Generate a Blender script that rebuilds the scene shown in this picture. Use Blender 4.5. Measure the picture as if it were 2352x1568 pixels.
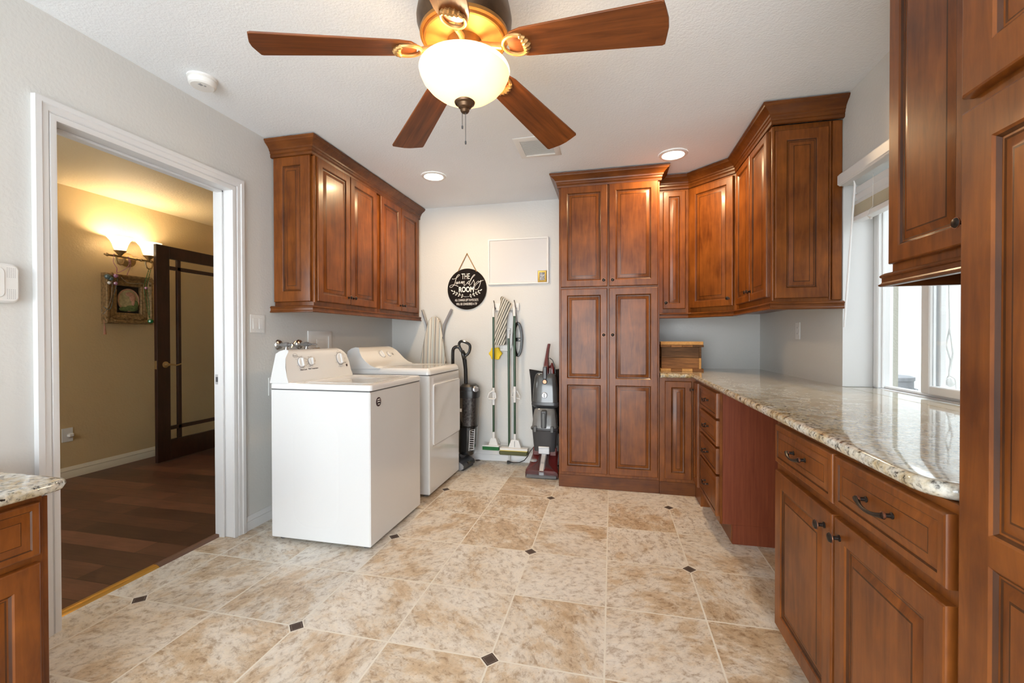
import bpy, bmesh, math, random
from mathutils import Matrix, Vector

for o in list(bpy.data.objects):
    bpy.data.objects.remove(o)
PI = math.pi
rnd = random.Random(7)
SC = bpy.context.scene
COL = SC.collection

# ------------------------------------------------------------------ camera
CAM_R = Vector(((0.974577, 0.224049, -0.001569)))
CAM_U = Vector(((-0.000375, 0.008633, 0.999963)))
CAM_F = Vector(((-0.224054, 0.97454, -0.008498)))
cam_d = bpy.data.cameras.new('camera')
cam = bpy.data.objects.new('camera', cam_d)
COL.objects.link(cam)
cam_d.sensor_width = 36.0
cam_d.lens = 15.254
cam_d.clip_start = 0.02
M = Matrix.Identity(4)
for i in range(3):
    M[i][0] = CAM_R[i]
    M[i][1] = CAM_U[i]
    M[i][2] = -CAM_F[i]
M.translation = Vector((2.2265, 0.0, 1.2051))
cam.matrix_world = M
SC.camera = cam

# ------------------------------------------------------------------ sky, exposure
SC.view_settings.view_transform = 'Standard'
SC.view_settings.look = 'None'
SC.view_settings.gamma = 1.0
SC.view_settings.use_curve_mapping = False
SC.view_settings.exposure = 1.28
W = bpy.data.worlds.new('overcast_sky')
SC.world = W
W.use_nodes = True
bgn = W.node_tree.nodes['Background']
bgn.inputs['Color'].default_value = (0.90, 0.96, 1.0, 1)
# hazy sky, brightest around the sun side (behind the camera, -Y)
_nt = W.node_tree
_tc = _nt.nodes.new('ShaderNodeTexCoord')
_dp = _nt.nodes.new('ShaderNodeVectorMath'); _dp.operation = 'DOT_PRODUCT'
_dp.inputs[1].default_value = (0.0, -0.97, 0.24)
_nt.links.new(_tc.outputs['Generated'], _dp.inputs[0])
_mr = _nt.nodes.new('ShaderNodeMapRange'); _mr.interpolation_type = 'SMOOTHSTEP'
_mr.inputs['From Min'].default_value = 0.05
_mr.inputs['From Max'].default_value = 0.80
_mr.inputs['To Min'].default_value = 1.7
_mr.inputs['To Max'].default_value = 4.3
_nt.links.new(_dp.outputs['Value'], _mr.inputs['Value'])
_nt.links.new(_mr.outputs[0], bgn.inputs['Strength'])


def lamp(name, kind, loc, energy, color, rot=(0, 0, 0), **kw):
    d = bpy.data.lights.new(name, kind)
    d.energy = energy
    d.color = color
    for k, v in kw.items():
        setattr(d, k, v)
    o = bpy.data.objects.new(name, d)
    COL.objects.link(o)
    o.location = loc
    o.rotation_euler = rot
    return o


WARM = (1.0, 0.69, 0.37)
WARM2 = (1.0, 0.74, 0.44)


# downlights
for nm, (lx, ly) in (('left', (0.816, 3.304)), ('right', (2.655, 3.304))):
    lamp('downlight_bulb', 'AREA', (lx, ly, 2.506), 6.5, WARM, (0, 0, 0), shape='DISK', size=0.12)
# ceiling fan bulbs
for dx in (-0.05, 0.05):
    lamp('fan_bulb', 'POINT', (1.725 + dx, 1.45, 2.115), 1.5, WARM2, shadow_soft_size=0.028)
# hall sconce bulbs
for by in (3.106, 3.362):
    lamp('sconce_bulb', 'POINT', (-2.2, by, 2.10), 3.0, (1.0, 0.82, 0.56), shadow_soft_size=0.025)

# ------------------------------------------------------------------ materials
MATS = {}


def new_mat(name):
    m = bpy.data.materials.new(name)
    m.use_nodes = True
    nt = m.node_tree
    MATS[name] = m
    return m, nt, nt.nodes['Principled BSDF'], nt.nodes['Material Output']


def N(nt, typ, **kw):
    n = nt.nodes.new(typ)
    for k, v in kw.items():
        if k.startswith('i_'):
            key = k[2:]
            key = int(key) if key.isdigit() else key.replace('_', ' ')
            n.inputs[key].default_value = v
        else:
            setattr(n, k, v)
    return n


def L(nt, a, b):
    nt.links.new(a, b)


def mathn(nt, op, a, b=None, c=None):
    n = nt.nodes.new('ShaderNodeMath')
    n.operation = op
    for i, q in enumerate((a, b, c)):
        if q is None:
            continue
        if isinstance(q, (int, float)):
            n.inputs[i].default_value = q
        else:
            nt.links.new(q, n.inputs[i])
    return n.outputs[0]


def ramp(nt, fac, stops):
    n = nt.nodes.new('ShaderNodeValToRGB')
    e = n.color_ramp.elements
    while len(e) < len(stops):
        e.new(0.5)
    for k, (p, c) in enumerate(stops):
        e[k].position = p
        e[k].color = (*c, 1) if len(c) == 3 else c
    nt.links.new(fac, n.inputs[0])
    return n.outputs[0]


def mixc(nt, fac, a, b, mode='MIX'):
    n = nt.nodes.new('ShaderNodeMix')
    n.data_type = 'RGBA'
    n.blend_type = mode
    for idx, q in ((0, fac), (6, a), (7, b)):
        if isinstance(q, (int, float)):
            n.inputs[idx].default_value = q
        elif isinstance(q, tuple):
            n.inputs[idx].default_value = (*q, 1)
        else:
            nt.links.new(q, n.inputs[idx])
    return n.outputs[2]


def bump(nt, height, strength, dist, bsdf):
    b = N(nt, 'ShaderNodeBump')
    b.inputs['Strength'].default_value = strength
    b.inputs['Distance'].default_value = dist
    L(nt, height, b.inputs['Height'])
    L(nt, b.outputs[0], bsdf.inputs['Normal'])


def plain(name, col, rough=0.5, metal=0.0, coat=0.0, noise=0.0, nscale=20.0, bumps=0.0, bscale=200.0, spec=0.5, emit=None, estr=0.0, alpha=1.0, trans=0.0):
    m, nt, p, out = new_mat(name)
    p.inputs['Base Color'].default_value = (*col, 1)
    p.inputs['Roughness'].default_value = rough
    p.inputs['Metallic'].default_value = metal
    p.inputs['Coat Weight'].default_value = coat
    p.inputs['Coat Roughness'].default_value = 0.08
    p.inputs['Specular IOR Level'].default_value = spec
    p.inputs['Transmission Weight'].default_value = trans
    if emit:
        p.inputs['Emission Color'].default_value = (*emit, 1)
        p.inputs['Emission Strength'].default_value = estr
    tc = N(nt, 'ShaderNodeTexCoord')
    if noise:
        n = N(nt, 'ShaderNodeTexNoise', i_Scale=nscale, i_Detail=5.0)
        L(nt, tc.outputs['Object'], n.inputs['Vector'])
        c = ramp(nt, n.outputs['Fac'], [(0.3, tuple(q * (1 - noise) for q in col)), (0.7, tuple(min(1, q * (1 + noise)) for q in col))])
        L(nt, c, p.inputs['Base Color'])
    if bumps:
        n = N(nt, 'ShaderNodeTexNoise', i_Scale=bscale, i_Detail=3.0)
        L(nt, tc.outputs['Object'], n.inputs['Vector'])
        bump(nt, n.outputs['Fac'], bumps, 0.004, p)
    return m


def wood(name, dark, light, scale=(14, 14, 1.6), rough=0.36, coat=0.13, blotch=0.5, ring=False):
    m, nt, p, out = new_mat(name)
    tc = N(nt, 'ShaderNodeTexCoord')
    oi = N(nt, 'ShaderNodeObjectInfo')
    off = N(nt, 'ShaderNodeVectorMath', operation='SCALE')
    cx = N(nt, 'ShaderNodeCombineXYZ')
    r1 = mathn(nt, 'MULTIPLY', oi.outputs['Random'], 37.0)
    r2 = mathn(nt, 'MULTIPLY', oi.outputs['Random'], 91.0)
    L(nt, r1, cx.inputs[0]); L(nt, r2, cx.inputs[1]); L(nt, r1, cx.inputs[2])
    va = N(nt, 'ShaderNodeVectorMath', operation='ADD')
    L(nt, tc.outputs['Object'], va.inputs[0]); L(nt, cx.outputs[0], va.inputs[1])
    mp = N(nt, 'ShaderNodeMapping')
    mp.inputs['Scale'].default_value = scale
    L(nt, va.outputs[0], mp.inputs['Vector'])
    n1 = N(nt, 'ShaderNodeTexNoise', i_Scale=3.0, i_Detail=7.0, i_Roughness=0.62, i_Distortion=0.6)
    L(nt, mp.outputs[0], n1.inputs['Vector'])
    n2 = N(nt, 'ShaderNodeTexNoise', i_Scale=6.0, i_Detail=3.0)
    L(nt, va.outputs[0], n2.inputs['Vector'])
    f = mathn(nt, 'ADD', mathn(nt, 'MULTIPLY', n1.outputs['Fac'], 1 - blotch), mathn(nt, 'MULTIPLY', n2.outputs['Fac'], blotch))
    if ring:
        wv = N(nt, 'ShaderNodeTexWave', i_Scale=2.2, i_Distortion=7.0, i_Detail=3.0)
        wv.inputs['Detail Scale'].default_value = 1.2
        mp2 = N(nt, 'ShaderNodeMapping')
        mp2.inputs['Scale'].default_value = (scale[0] * .6, scale[1] * .6, scale[2] * .6)
        L(nt, va.outputs[0], mp2.inputs['Vector'])
        L(nt, mp2.outputs[0], wv.inputs['Vector'])
        f = mathn(nt, 'ADD', mathn(nt, 'MULTIPLY', f, 0.7), mathn(nt, 'MULTIPLY', wv.outputs['Fac'], 0.3))
    c = ramp(nt, f, [(0.33, dark), (0.68, light)])
    L(nt, c, p.inputs['Base Color'])
    p.inputs['Roughness'].default_value = rough
    p.inputs['Coat Weight'].default_value = coat
    p.inputs['Specular IOR Level'].default_value = 0.3
    p.inputs['Coat Roughness'].default_value = 0.16
    bump(nt, n1.outputs['Fac'], 0.05, 0.002, p)
    return m


CD, CL_ = (0.092, 0.0225, 0.0032), (0.262, 0.078, 0.0115)
wood('cabinet_wood', CD, CL_)
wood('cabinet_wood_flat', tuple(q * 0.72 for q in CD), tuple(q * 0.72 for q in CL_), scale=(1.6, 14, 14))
wood('cabinet_wood_run', CD, CL_, scale=(2, 2, 14))
wood('cabinet_glaze', tuple(q * 0.28 for q in CD), tuple(q * 0.36 for q in CL_), rough=0.4)
wood('cherry_panel', (0.15, 0.032, 0.012), (0.225, 0.056, 0.022), scale=(30, 30, 1.2), blotch=0.15, rough=0.45, coat=0.0)
wood('walnut_blade', (0.10, 0.026, 0.006), (0.255, 0.074, 0.016), scale=(1.1, 16, 16), rough=0.38, coat=0.15, blotch=0.25)
wood('espresso_wood', (0.016, 0.006, 0.004), (0.045, 0.015, 0.009), rough=0.35, coat=0.2)
wood('barn_wood', (0.11, 0.045, 0.016), (0.36, 0.16, 0.055), scale=(2.0, 18, 30), rough=0.75, coat=0.0, blotch=0.25)
wood('barn_wood_dark', (0.06, 0.028, 0.012), (0.20, 0.095, 0.038), scale=(2.0, 18, 30), rough=0.75, coat=0.0, blotch=0.25)
wood('pine_end', (0.42, 0.20, 0.06), (0.68, 0.38, 0.13), scale=(18, 18, 18), rough=0.7, coat=0.0)
wood('tan_plywood', (0.50, 0.30, 0.15), (0.62, 0.40, 0.20), rough=0.6, coat=0.0)


def paint(name, col, bs, bscale, rough=0.75, var=0.03):
    m, nt, p, out = new_mat(name)
    tc = N(nt, 'ShaderNodeTexCoord')
    n = N(nt, 'ShaderNodeTexNoise', i_Scale=bscale, i_Detail=3.0, i_Roughness=0.55)
    L(nt, tc.outputs['Object'], n.inputs['Vector'])
    n2 = N(nt, 'ShaderNodeTexNoise', i_Scale=1.3, i_Detail=2.0)
    L(nt, tc.outputs['Object'], n2.inputs['Vector'])
    c = ramp(nt, n2.outputs['Fac'], [(0.3, tuple(q * (1 - var) for q in col)), (0.7, tuple(q * (1 + var) for q in col))])
    L(nt, c, p.inputs['Base Color'])
    p.inputs['Roughness'].default_value = rough
    bump(nt, n.outputs['Fac'], bs, 0.004, p)
    return m


paint('wall_paint', (0.645, 0.645, 0.625), 0.30, 70, rough=0.55)
paint('ceiling_paint', (0.84, 0.885, 0.93), 0.5, 95, rough=0.8)
paint('hall_paint', (0.61, 0.465, 0.26), 0.45, 60, rough=0.5)
paint('hall_ceiling_paint', (0.7, 0.57, 0.36), 0.6, 70, rough=0.6)
paint('stucco', (0.34, 0.32, 0.26), 0.9, 90, rough=0.9)
paint('patio_wall', (0.36, 0.37, 0.36), 0.3, 60, rough=0.9)
paint('concrete', (0.40, 0.40, 0.39), 0.3, 60, rough=0.9)
plain('white_trim', (0.70, 0.705, 0.71), 0.35)
plain('cream_trim', (0.72, 0.66, 0.52), 0.4)
plain('white_plastic', (0.76, 0.76, 0.745), 0.35)
plain('white_vinyl', (0.80, 0.81, 0.82), 0.3)
plain('enamel', (0.72, 0.73, 0.735), 0.16, coat=0.6)
plain('enamel_panel', (0.77, 0.765, 0.75), 0.3)
plain('white_board', (0.66, 0.66, 0.665), 0.08, coat=0.4)
plain('dark_seam', (0.06, 0.06, 0.065), 0.6)
plain('grey_print', (0.36, 0.36, 0.37), 0.6)
plain('dark_print', (0.05, 0.03, 0.035), 0.4)
plain('white_print', (0.88, 0.86, 0.82), 0.6)
plain('bronze', (0.028, 0.020, 0.016), 0.35, metal=0.6, noise=0.3)
plain('copper_edge', (0.42, 0.20, 0.12), 0.35, metal=0.9)
plain('antique_bronze', (0.105, 0.062, 0.034), 0.38, metal=0.75, noise=0.5, nscale=14)
plain('antique_gold', (0.30, 0.13, 0.025), 0.5, metal=0.5, noise=0.35, nscale=12)
plain('arm_gold', (0.50, 0.29, 0.11), 0.42, metal=0.65, noise=0.2, nscale=25)
plain('brass_matte', (0.42, 0.29, 0.13), 0.4, metal=0.7)
plain('threshold_lit', (0.55, 0.29, 0.05), 0.3, metal=0.5)
plain('threshold_shaded', (0.16, 0.085, 0.055), 0.45)  # colour standing in for the shaded stretch of the threshold
plain('chrome', (0.62, 0.60, 0.58), 0.2, metal=1.0)
plain('grey_steel', (0.42, 0.42, 0.43), 0.35, metal=0.8)
plain('galvanised', (0.17, 0.175, 0.19), 0.5, metal=0.3, noise=0.15)
plain('black_plastic', (0.018, 0.018, 0.019), 0.35)
plain('black_gloss', (0.012, 0.012, 0.013), 0.12, coat=0.5)
plain('black_cloth', (0.010, 0.010, 0.011), 0.85, bumps=0.3)
plain('charcoal_plastic', (0.055, 0.057, 0.062), 0.3)
plain('tank_grey', (0.065, 0.068, 0.068), 0.14, coat=0.5, noise=0.15, nscale=8)
plain('tank_light', (0.18, 0.18, 0.175), 0.15, coat=0.5, noise=0.2, nscale=9)
plain('maroon', (0.105, 0.014, 0.014), 0.22, coat=0.5)
plain('silver_plastic', (0.50, 0.51, 0.53), 0.3, metal=0.5)
plain('dust_grey', (0.22, 0.21, 0.21), 0.5, noise=0.7, nscale=60)
plain('pole_green', (0.020, 0.062, 0.026), 0.3, coat=0.3)
plain('brush_green', (0.015, 0.17, 0.04), 0.6)
plain('sponge_olive', (0.10, 0.105, 0.045), 0.8, bumps=0.5)
plain('sponge_yellow', (0.80, 0.56, 0.02), 0.7, bumps=0.4)
plain('yellow_line', (0.75, 0.60, 0.06), 0.6)
plain('jute', (0.34, 0.21, 0.10), 0.9, bumps=0.5)
plain('sign_black', (0.010, 0.007, 0.006), 0.75, spec=0.15)
plain('sign_edge', (0.66, 0.60, 0.50), 0.7)
plain('gold_frame', (0.46, 0.29, 0.05), 0.35, metal=0.5)
plain('photo_grey', (0.30, 0.30, 0.30), 0.4, noise=0.9, nscale=90)
plain('ornate_gold', (0.32, 0.21, 0.10), 0.42, metal=0.45, noise=0.45, nscale=45)
plain('ornate_dark', (0.09, 0.055, 0.035), 0.5, noise=0.3)
plain('picture_dark', (0.012, 0.010, 0.009), 0.4)
plain('picture_cream', (0.46, 0.40, 0.22), 0.6, noise=0.35, nscale=30)
plain('picture_pink', (0.50, 0.27, 0.18), 0.6, noise=0.2, nscale=40)
plain('picture_green', (0.12, 0.17, 0.06), 0.6, noise=0.5, nscale=40)
plain('bead_pink', (0.40, 0.17, 0.30), 0.2, coat=0.5)
plain('bead_green', (0.02, 0.20, 0.06), 0.2, coat=0.5)
plain('bead_silver', (0.50, 0.47, 0.42), 0.25, metal=0.6)
plain('bead_teal', (0.10, 0.16, 0.17), 0.3)
plain('tassel', (0.40, 0.19, 0.12), 0.8)
plain('grey_sensor', (0.60, 0.60, 0.59), 0.2)
plain('brown_pipe', (0.42, 0.27, 0.10), 0.6)


def glass(name, tint, refl=0.12, rough=0.0):
    m, nt, p, out = new_mat(name)
    nt.nodes.remove(p)
    tr = N(nt, 'ShaderNodeBsdfTransparent')
    tr.inputs[0].default_value = (*tint, 1)
    gl = N(nt, 'ShaderNodeBsdfGlossy')
    gl.inputs['Roughness'].default_value = rough
    fr = N(nt, 'ShaderNodeFresnel')
    gm = N(nt, 'ShaderNodeNewGeometry')
    L(nt, mathn(nt, 'SUBTRACT', 1.5, mathn(nt, 'MULTIPLY', gm.outputs['Backfacing'], 1.5 - 1 / 1.5)), fr.inputs['IOR'])
    mx = N(nt, 'ShaderNodeMixShader')
    L(nt, fr.outputs[0], mx.inputs[0]); L(nt, tr.outputs[0], mx.inputs[1]); L(nt, gl.outputs[0], mx.inputs[2])
    L(nt, mx.outputs[0], out.inputs['Surface'])
    return m


glass('window_glass', (0.97, 0.98, 0.98))
glass('door_glass', (0.95, 0.95, 0.94))
glass('smoky_clear', (0.55, 0.53, 0.52))
glass('clear_nozzle', (0.82, 0.82, 0.84))


def lamp_glass(name, col, trans, estr, ecol):
    m, nt, p, out = new_mat(name)
    nt.nodes.remove(p)
    tc = N(nt, 'ShaderNodeTexCoord')
    n = N(nt, 'ShaderNodeTexNoise', i_Scale=9.0, i_Detail=4.0)
    L(nt, tc.outputs['Object'], n.inputs['Vector'])
    c = ramp(nt, n.outputs['Fac'], [(0.3, tuple(q * 0.93 for q in col)), (0.7, col)])
    d = N(nt, 'ShaderNodeBsdfDiffuse'); L(nt, c, d.inputs[0])
    t = N(nt, 'ShaderNodeBsdfTranslucent'); L(nt, c, t.inputs[0])
    g = N(nt, 'ShaderNodeBsdfGlossy'); g.inputs['Roughness'].default_value = 0.25
    mx = N(nt, 'ShaderNodeMixShader'); mx.inputs[0].default_value = trans
    L(nt, d.outputs[0], mx.inputs[1]); L(nt, t.outputs[0], mx.inputs[2])
    mx2 = N(nt, 'ShaderNodeMixShader'); mx2.inputs[0].default_value = 0.05
    L(nt, mx.outputs[0], mx2.inputs[1]); L(nt, g.outputs[0], mx2.inputs[2])
    e = N(nt, 'ShaderNodeEmission'); e.inputs[0].default_value = (*ecol, 1); e.inputs[1].default_value = estr
    ad = N(nt, 'ShaderNodeAddShader')
    L(nt, mx2.outputs[0], ad.inputs[0]); L(nt, e.outputs[0], ad.inputs[1])
    L(nt, ad.outputs[0], out.inputs['Surface'])
    return m


lamp_glass('alabaster_bowl', (0.95, 0.86, 0.70), 0.25, 0.2, (1.0, 0.72, 0.36))
lamp_glass('sconce_glass', (0.97, 0.94, 0.88), 0.3, 0.25, (1.0, 0.85, 0.62))
plain('lens_lit', (0.9, 0.9, 0.9), 0.5, emit=(1.0, 0.93, 0.82), estr=9.0)


def tile_floor():
    m, nt, p, out = new_mat('travertine_tile')
    S = 0.42
    g = N(nt, 'ShaderNodeNewGeometry')
    sp = N(nt, 'ShaderNodeSeparateXYZ'); L(nt, g.outputs['Position'], sp.inputs[0])
    u = mathn(nt, 'DIVIDE', mathn(nt, 'SUBTRACT', sp.outputs[0], 0.9408), S)
    v = mathn(nt, 'DIVIDE', mathn(nt, 'SUBTRACT', sp.outputs[1], 1.5574), S)
    fu = mathn(nt, 'FLOOR', u); fv = mathn(nt, 'FLOOR', v)
    def edge(q):
        r = mathn(nt, 'ROUND', q)
        return mathn(nt, 'ABSOLUTE', mathn(nt, 'SUBTRACT', q, r))
    d = mathn(nt, 'MINIMUM', edge(u), edge(v))
    def even(q):
        h = mathn(nt, 'ROUND', mathn(nt, 'MULTIPLY', q, 0.5))
        return mathn(nt, 'ABSOLUTE', mathn(nt, 'SUBTRACT', q, mathn(nt, 'MULTIPLY', h, 2.0)))
    dia = mathn(nt, 'ADD', even(u), even(v))
    dot = mathn(nt, 'LESS_THAN', dia, 0.082)
    dring = mathn(nt, 'LESS_THAN', dia, 0.100)
    dline = mathn(nt, 'LESS_THAN', mathn(nt, 'ABSOLUTE', mathn(nt, 'SUBTRACT', dia, 0.062)), 0.004)
    gr = mathn(nt, 'LESS_THAN', d, 0.0085)
    grout = mathn(nt, 'MAXIMUM', gr, dring)
    cb = N(nt, 'ShaderNodeCombineXYZ'); L(nt, fu, cb.inputs[0]); L(nt, fv, cb.inputs[1])
    wn = N(nt, 'ShaderNodeTexWhiteNoise', noise_dimensions='3D'); L(nt, cb.outputs[0], wn.inputs['Vector'])
    sc = N(nt, 'ShaderNodeVectorMath', operation='SCALE'); sc.inputs['Scale'].default_value = 25.0
    L(nt, wn.outputs['Color'], sc.inputs[0])
    rot = N(nt, 'ShaderNodeVectorRotate', rotation_type='Z_AXIS')
    L(nt, g.outputs['Position'], rot.inputs['Vector'])
    L(nt, mathn(nt, 'MULTIPLY', wn.outputs['Value'], 6.28), rot.inputs['Angle'])
    va = N(nt, 'ShaderNodeVectorMath', operation='ADD'); L(nt, rot.outputs[0], va.inputs[0]); L(nt, sc.outputs[0], va.inputs[1])
    mp = N(nt, 'ShaderNodeMapping'); mp.inputs['Scale'].default_value = (1.0, 1.35, 1.0)
    L(nt, va.outputs[0], mp.inputs['Vector'])
    n1 = N(nt, 'ShaderNodeTexNoise', i_Scale=3.6, i_Detail=12.0, i_Roughness=0.72, i_Distortion=0.25)
    L(nt, mp.outputs[0], n1.inputs['Vector'])
    n2 = N(nt, 'ShaderNodeTexNoise', i_Scale=26.0, i_Detail=8.0, i_Roughness=0.7, i_Distortion=0.4)
    L(nt, mp.outputs[0], n2.inputs['Vector'])
    n3 = N(nt, 'ShaderNodeTexNoise', i_Scale=75.0, i_Detail=3.0)
    L(nt, mp.outputs[0], n3.inputs['Vector'])
    tone = mathn(nt, 'ADD', n1.outputs['Fac'], mathn(nt, 'MULTIPLY', mathn(nt, 'SUBTRACT', wn.outputs['Value'], 0.5), 0.16))
    base = ramp(nt, tone, [(0.32, (0.45, 0.32, 0.2)), (0.43, (0.565, 0.45, 0.325)), (0.475, (0.63, 0.555, 0.46)), (0.60, (0.69, 0.645, 0.58))])
    fine = ramp(nt, n2.outputs['Fac'], [(0.36, (0.50, 0.39, 0.29)), (0.49, (1, 1, 1)), (0.62, (1.16, 1.14, 1.10))])
    c = mixc(nt, 0.72, base, fine, 'MULTIPLY')
    pit = ramp(nt, n3.outputs['Fac'], [(0.30, (0.60, 0.48, 0.36)), (0.37, (1, 1, 1))])
    c = mixc(nt, 0.6, c, pit, 'MULTIPLY')
    c = mixc(nt, grout, c, (0.74, 0.69, 0.60))
    dn = mixc(nt, dline, (0.065, 0.042, 0.032), (0.16, 0.12, 0.10))
    c = mixc(nt, dot, c, dn)
    L(nt, c, p.inputs['Base Color'])
    ro = mathn(nt, 'ADD', 0.36, mathn(nt, 'MULTIPLY', grout, 0.35))
    L(nt, ro, p.inputs['Roughness'])
    h = mathn(nt, 'ADD', mathn(nt, 'MULTIPLY', n2.outputs['Fac'], 0.25), mathn(nt, 'MULTIPLY', mathn(nt, 'SUBTRACT', 1.0, grout), 0.8))
    bump(nt, h, 0.25, 0.003, p)


tile_floor()


def plank_floor():
    m, nt, p, out = new_mat('dark_plank')
    g = N(nt, 'ShaderNodeNewGeometry')
    bt = N(nt, 'ShaderNodeTexBrick', offset=0.37, squash=1.0)
    bt.inputs['Scale'].default_value = 1.0
    bt.inputs['Brick Width'].default_value = 1.05
    bt.inputs['Row Height'].default_value = 0.135
    bt.inputs['Mortar Size'].default_value = 0.0016
    bt.inputs['Color1'].default_value = (0.060, 0.026, 0.015, 1)
    bt.inputs['Color2'].default_value = (0.165, 0.068, 0.038, 1)
    bt.inputs['Mortar'].default_value = (0.012, 0.006, 0.004, 1)
    L(nt, g.outputs['Position'], bt.inputs['Vector'])
    mp = N(nt, 'ShaderNodeMapping'); mp.inputs['Scale'].default_value = (2.0, 22, 1)
    L(nt, g.outputs['Position'], mp.inputs['Vector'])
    n = N(nt, 'ShaderNodeTexNoise', i_Scale=2.5, i_Detail=6.0, i_Roughness=0.6)
    L(nt, mp.outputs[0], n.inputs['Vector'])
    n2 = N(nt, 'ShaderNodeTexNoise', i_Scale=5.0, i_Detail=3.0)
    L(nt, g.outputs['Position'], n2.inputs['Vector'])
    f = mathn(nt, 'ADD', mathn(nt, 'MULTIPLY', n.outputs['Fac'], 0.6), mathn(nt, 'MULTIPLY', n2.outputs['Fac'], 0.4))
    v = ramp(nt, f, [(0.3, (0.62, 0.58, 0.55)), (0.7, (1.3, 1.28, 1.25))])
    c = mixc(nt, 1.0, bt.outputs['Color'], v, 'MULTIPLY')
    L(nt, c, p.inputs['Base Color'])
    p.inputs['Roughness'].default_value = 0.42
    bump(nt, f, 0.15, 0.003, p)


plank_floor()


def granite():
    m, nt, p, out = new_mat('granite')
    g = N(nt, 'ShaderNodeNewGeometry')
    n1 = N(nt, 'ShaderNodeTexNoise', i_Scale=14.0, i_Detail=6.0, i_Roughness=0.65)
    L(nt, g.outputs['Position'], n1.inputs['Vector'])
    base = ramp(nt, n1.outputs['Fac'], [(0.35, (0.38, 0.25, 0.095)), (0.48, (0.53, 0.455, 0.32)), (0.62, (0.61, 0.59, 0.53))])
    n2 = N(nt, 'ShaderNodeTexNoise', i_Scale=75.0, i_Detail=4.0, i_Roughness=0.6)
    L(nt, g.outputs['Position'], n2.inputs['Vector'])
    s = ramp(nt, n2.outputs['Fac'], [(0.34, (0.10, 0.10, 0.10)), (0.44, (0.75, 0.75, 0.75)), (0.60, (1.08, 1.08, 1.08))])
    c = mixc(nt, 1.0, base, s, 'MULTIPLY')
    n3 = N(nt, 'ShaderNodeTexNoise', i_Scale=38.0, i_Detail=3.0)
    L(nt, g.outputs['Position'], n3.inputs['Vector'])
    k = ramp(nt, n3.outputs['Fac'], [(0.29, (0.035, 0.033, 0.03)), (0.335, (1, 1, 1))])
    c = mixc(nt, 1.0, c, k, 'MULTIPLY')
    L(nt, c, p.inputs['Base Color'])
    p.inputs['Roughness'].default_value = 0.09
    p.inputs['Specular IOR Level'].default_value = 0.62
    p.inputs['Coat Weight'].default_value = 0.5
    p.inputs['Coat Roughness'].default_value = 0.02


granite()


def stripes(name, stops, axis, period, dark=None, diag=0.0):
    m, nt, p, out = new_mat(name)
    tc = N(nt, 'ShaderNodeTexCoord')
    sp = N(nt, 'ShaderNodeSeparateXYZ'); L(nt, tc.outputs['Object'], sp.inputs[0])
    q = sp.outputs[axis]
    if diag:
        q = mathn(nt, 'ADD', q, mathn(nt, 'MULTIPLY', sp.outputs[2], diag))
    f = mathn(nt, 'FRACT', mathn(nt, 'DIVIDE', mathn(nt, 'ADD', q, 5.0), period))
    n = nt.nodes.new('ShaderNodeValToRGB')
    n.color_ramp.interpolation = 'CONSTANT'
    e = n.color_ramp.elements
    while len(e) < len(stops):
        e.new(0.5)
    for k, (pp, c) in enumerate(stops):
        e[k].position = pp
        e[k].color = (*c, 1)
    L(nt, f, n.inputs[0])
    L(nt, n.outputs[0], p.inputs['Base Color'])
    p.inputs['Roughness'].default_value = 0.85


_cr, _gy, _dk, _bl, _tn = (0.66, 0.62, 0.54), (0.40, 0.39, 0.36), (0.055, 0.045, 0.04), (0.50, 0.53, 0.51), (0.38, 0.33, 0.28)
stripes('ironing_stripe', [(0, _cr), (0.16, _dk), (0.19, _cr), (0.24, _bl), (0.40, _tn), (0.44, _cr), (0.50, _dk), (0.53, _gy), (0.66, _cr), (0.74, _tn), (0.79, _cr), (0.86, _dk), (0.89, _bl)], 0, 0.118)
stripes('mop_stripe', [(0, (0.60, 0.58, 0.51)), (0.55, (0.10, 0.10, 0.085))], 0, 0.0235, diag=-0.45)

# ------------------------------------------------------------------ mesh helpers


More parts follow.
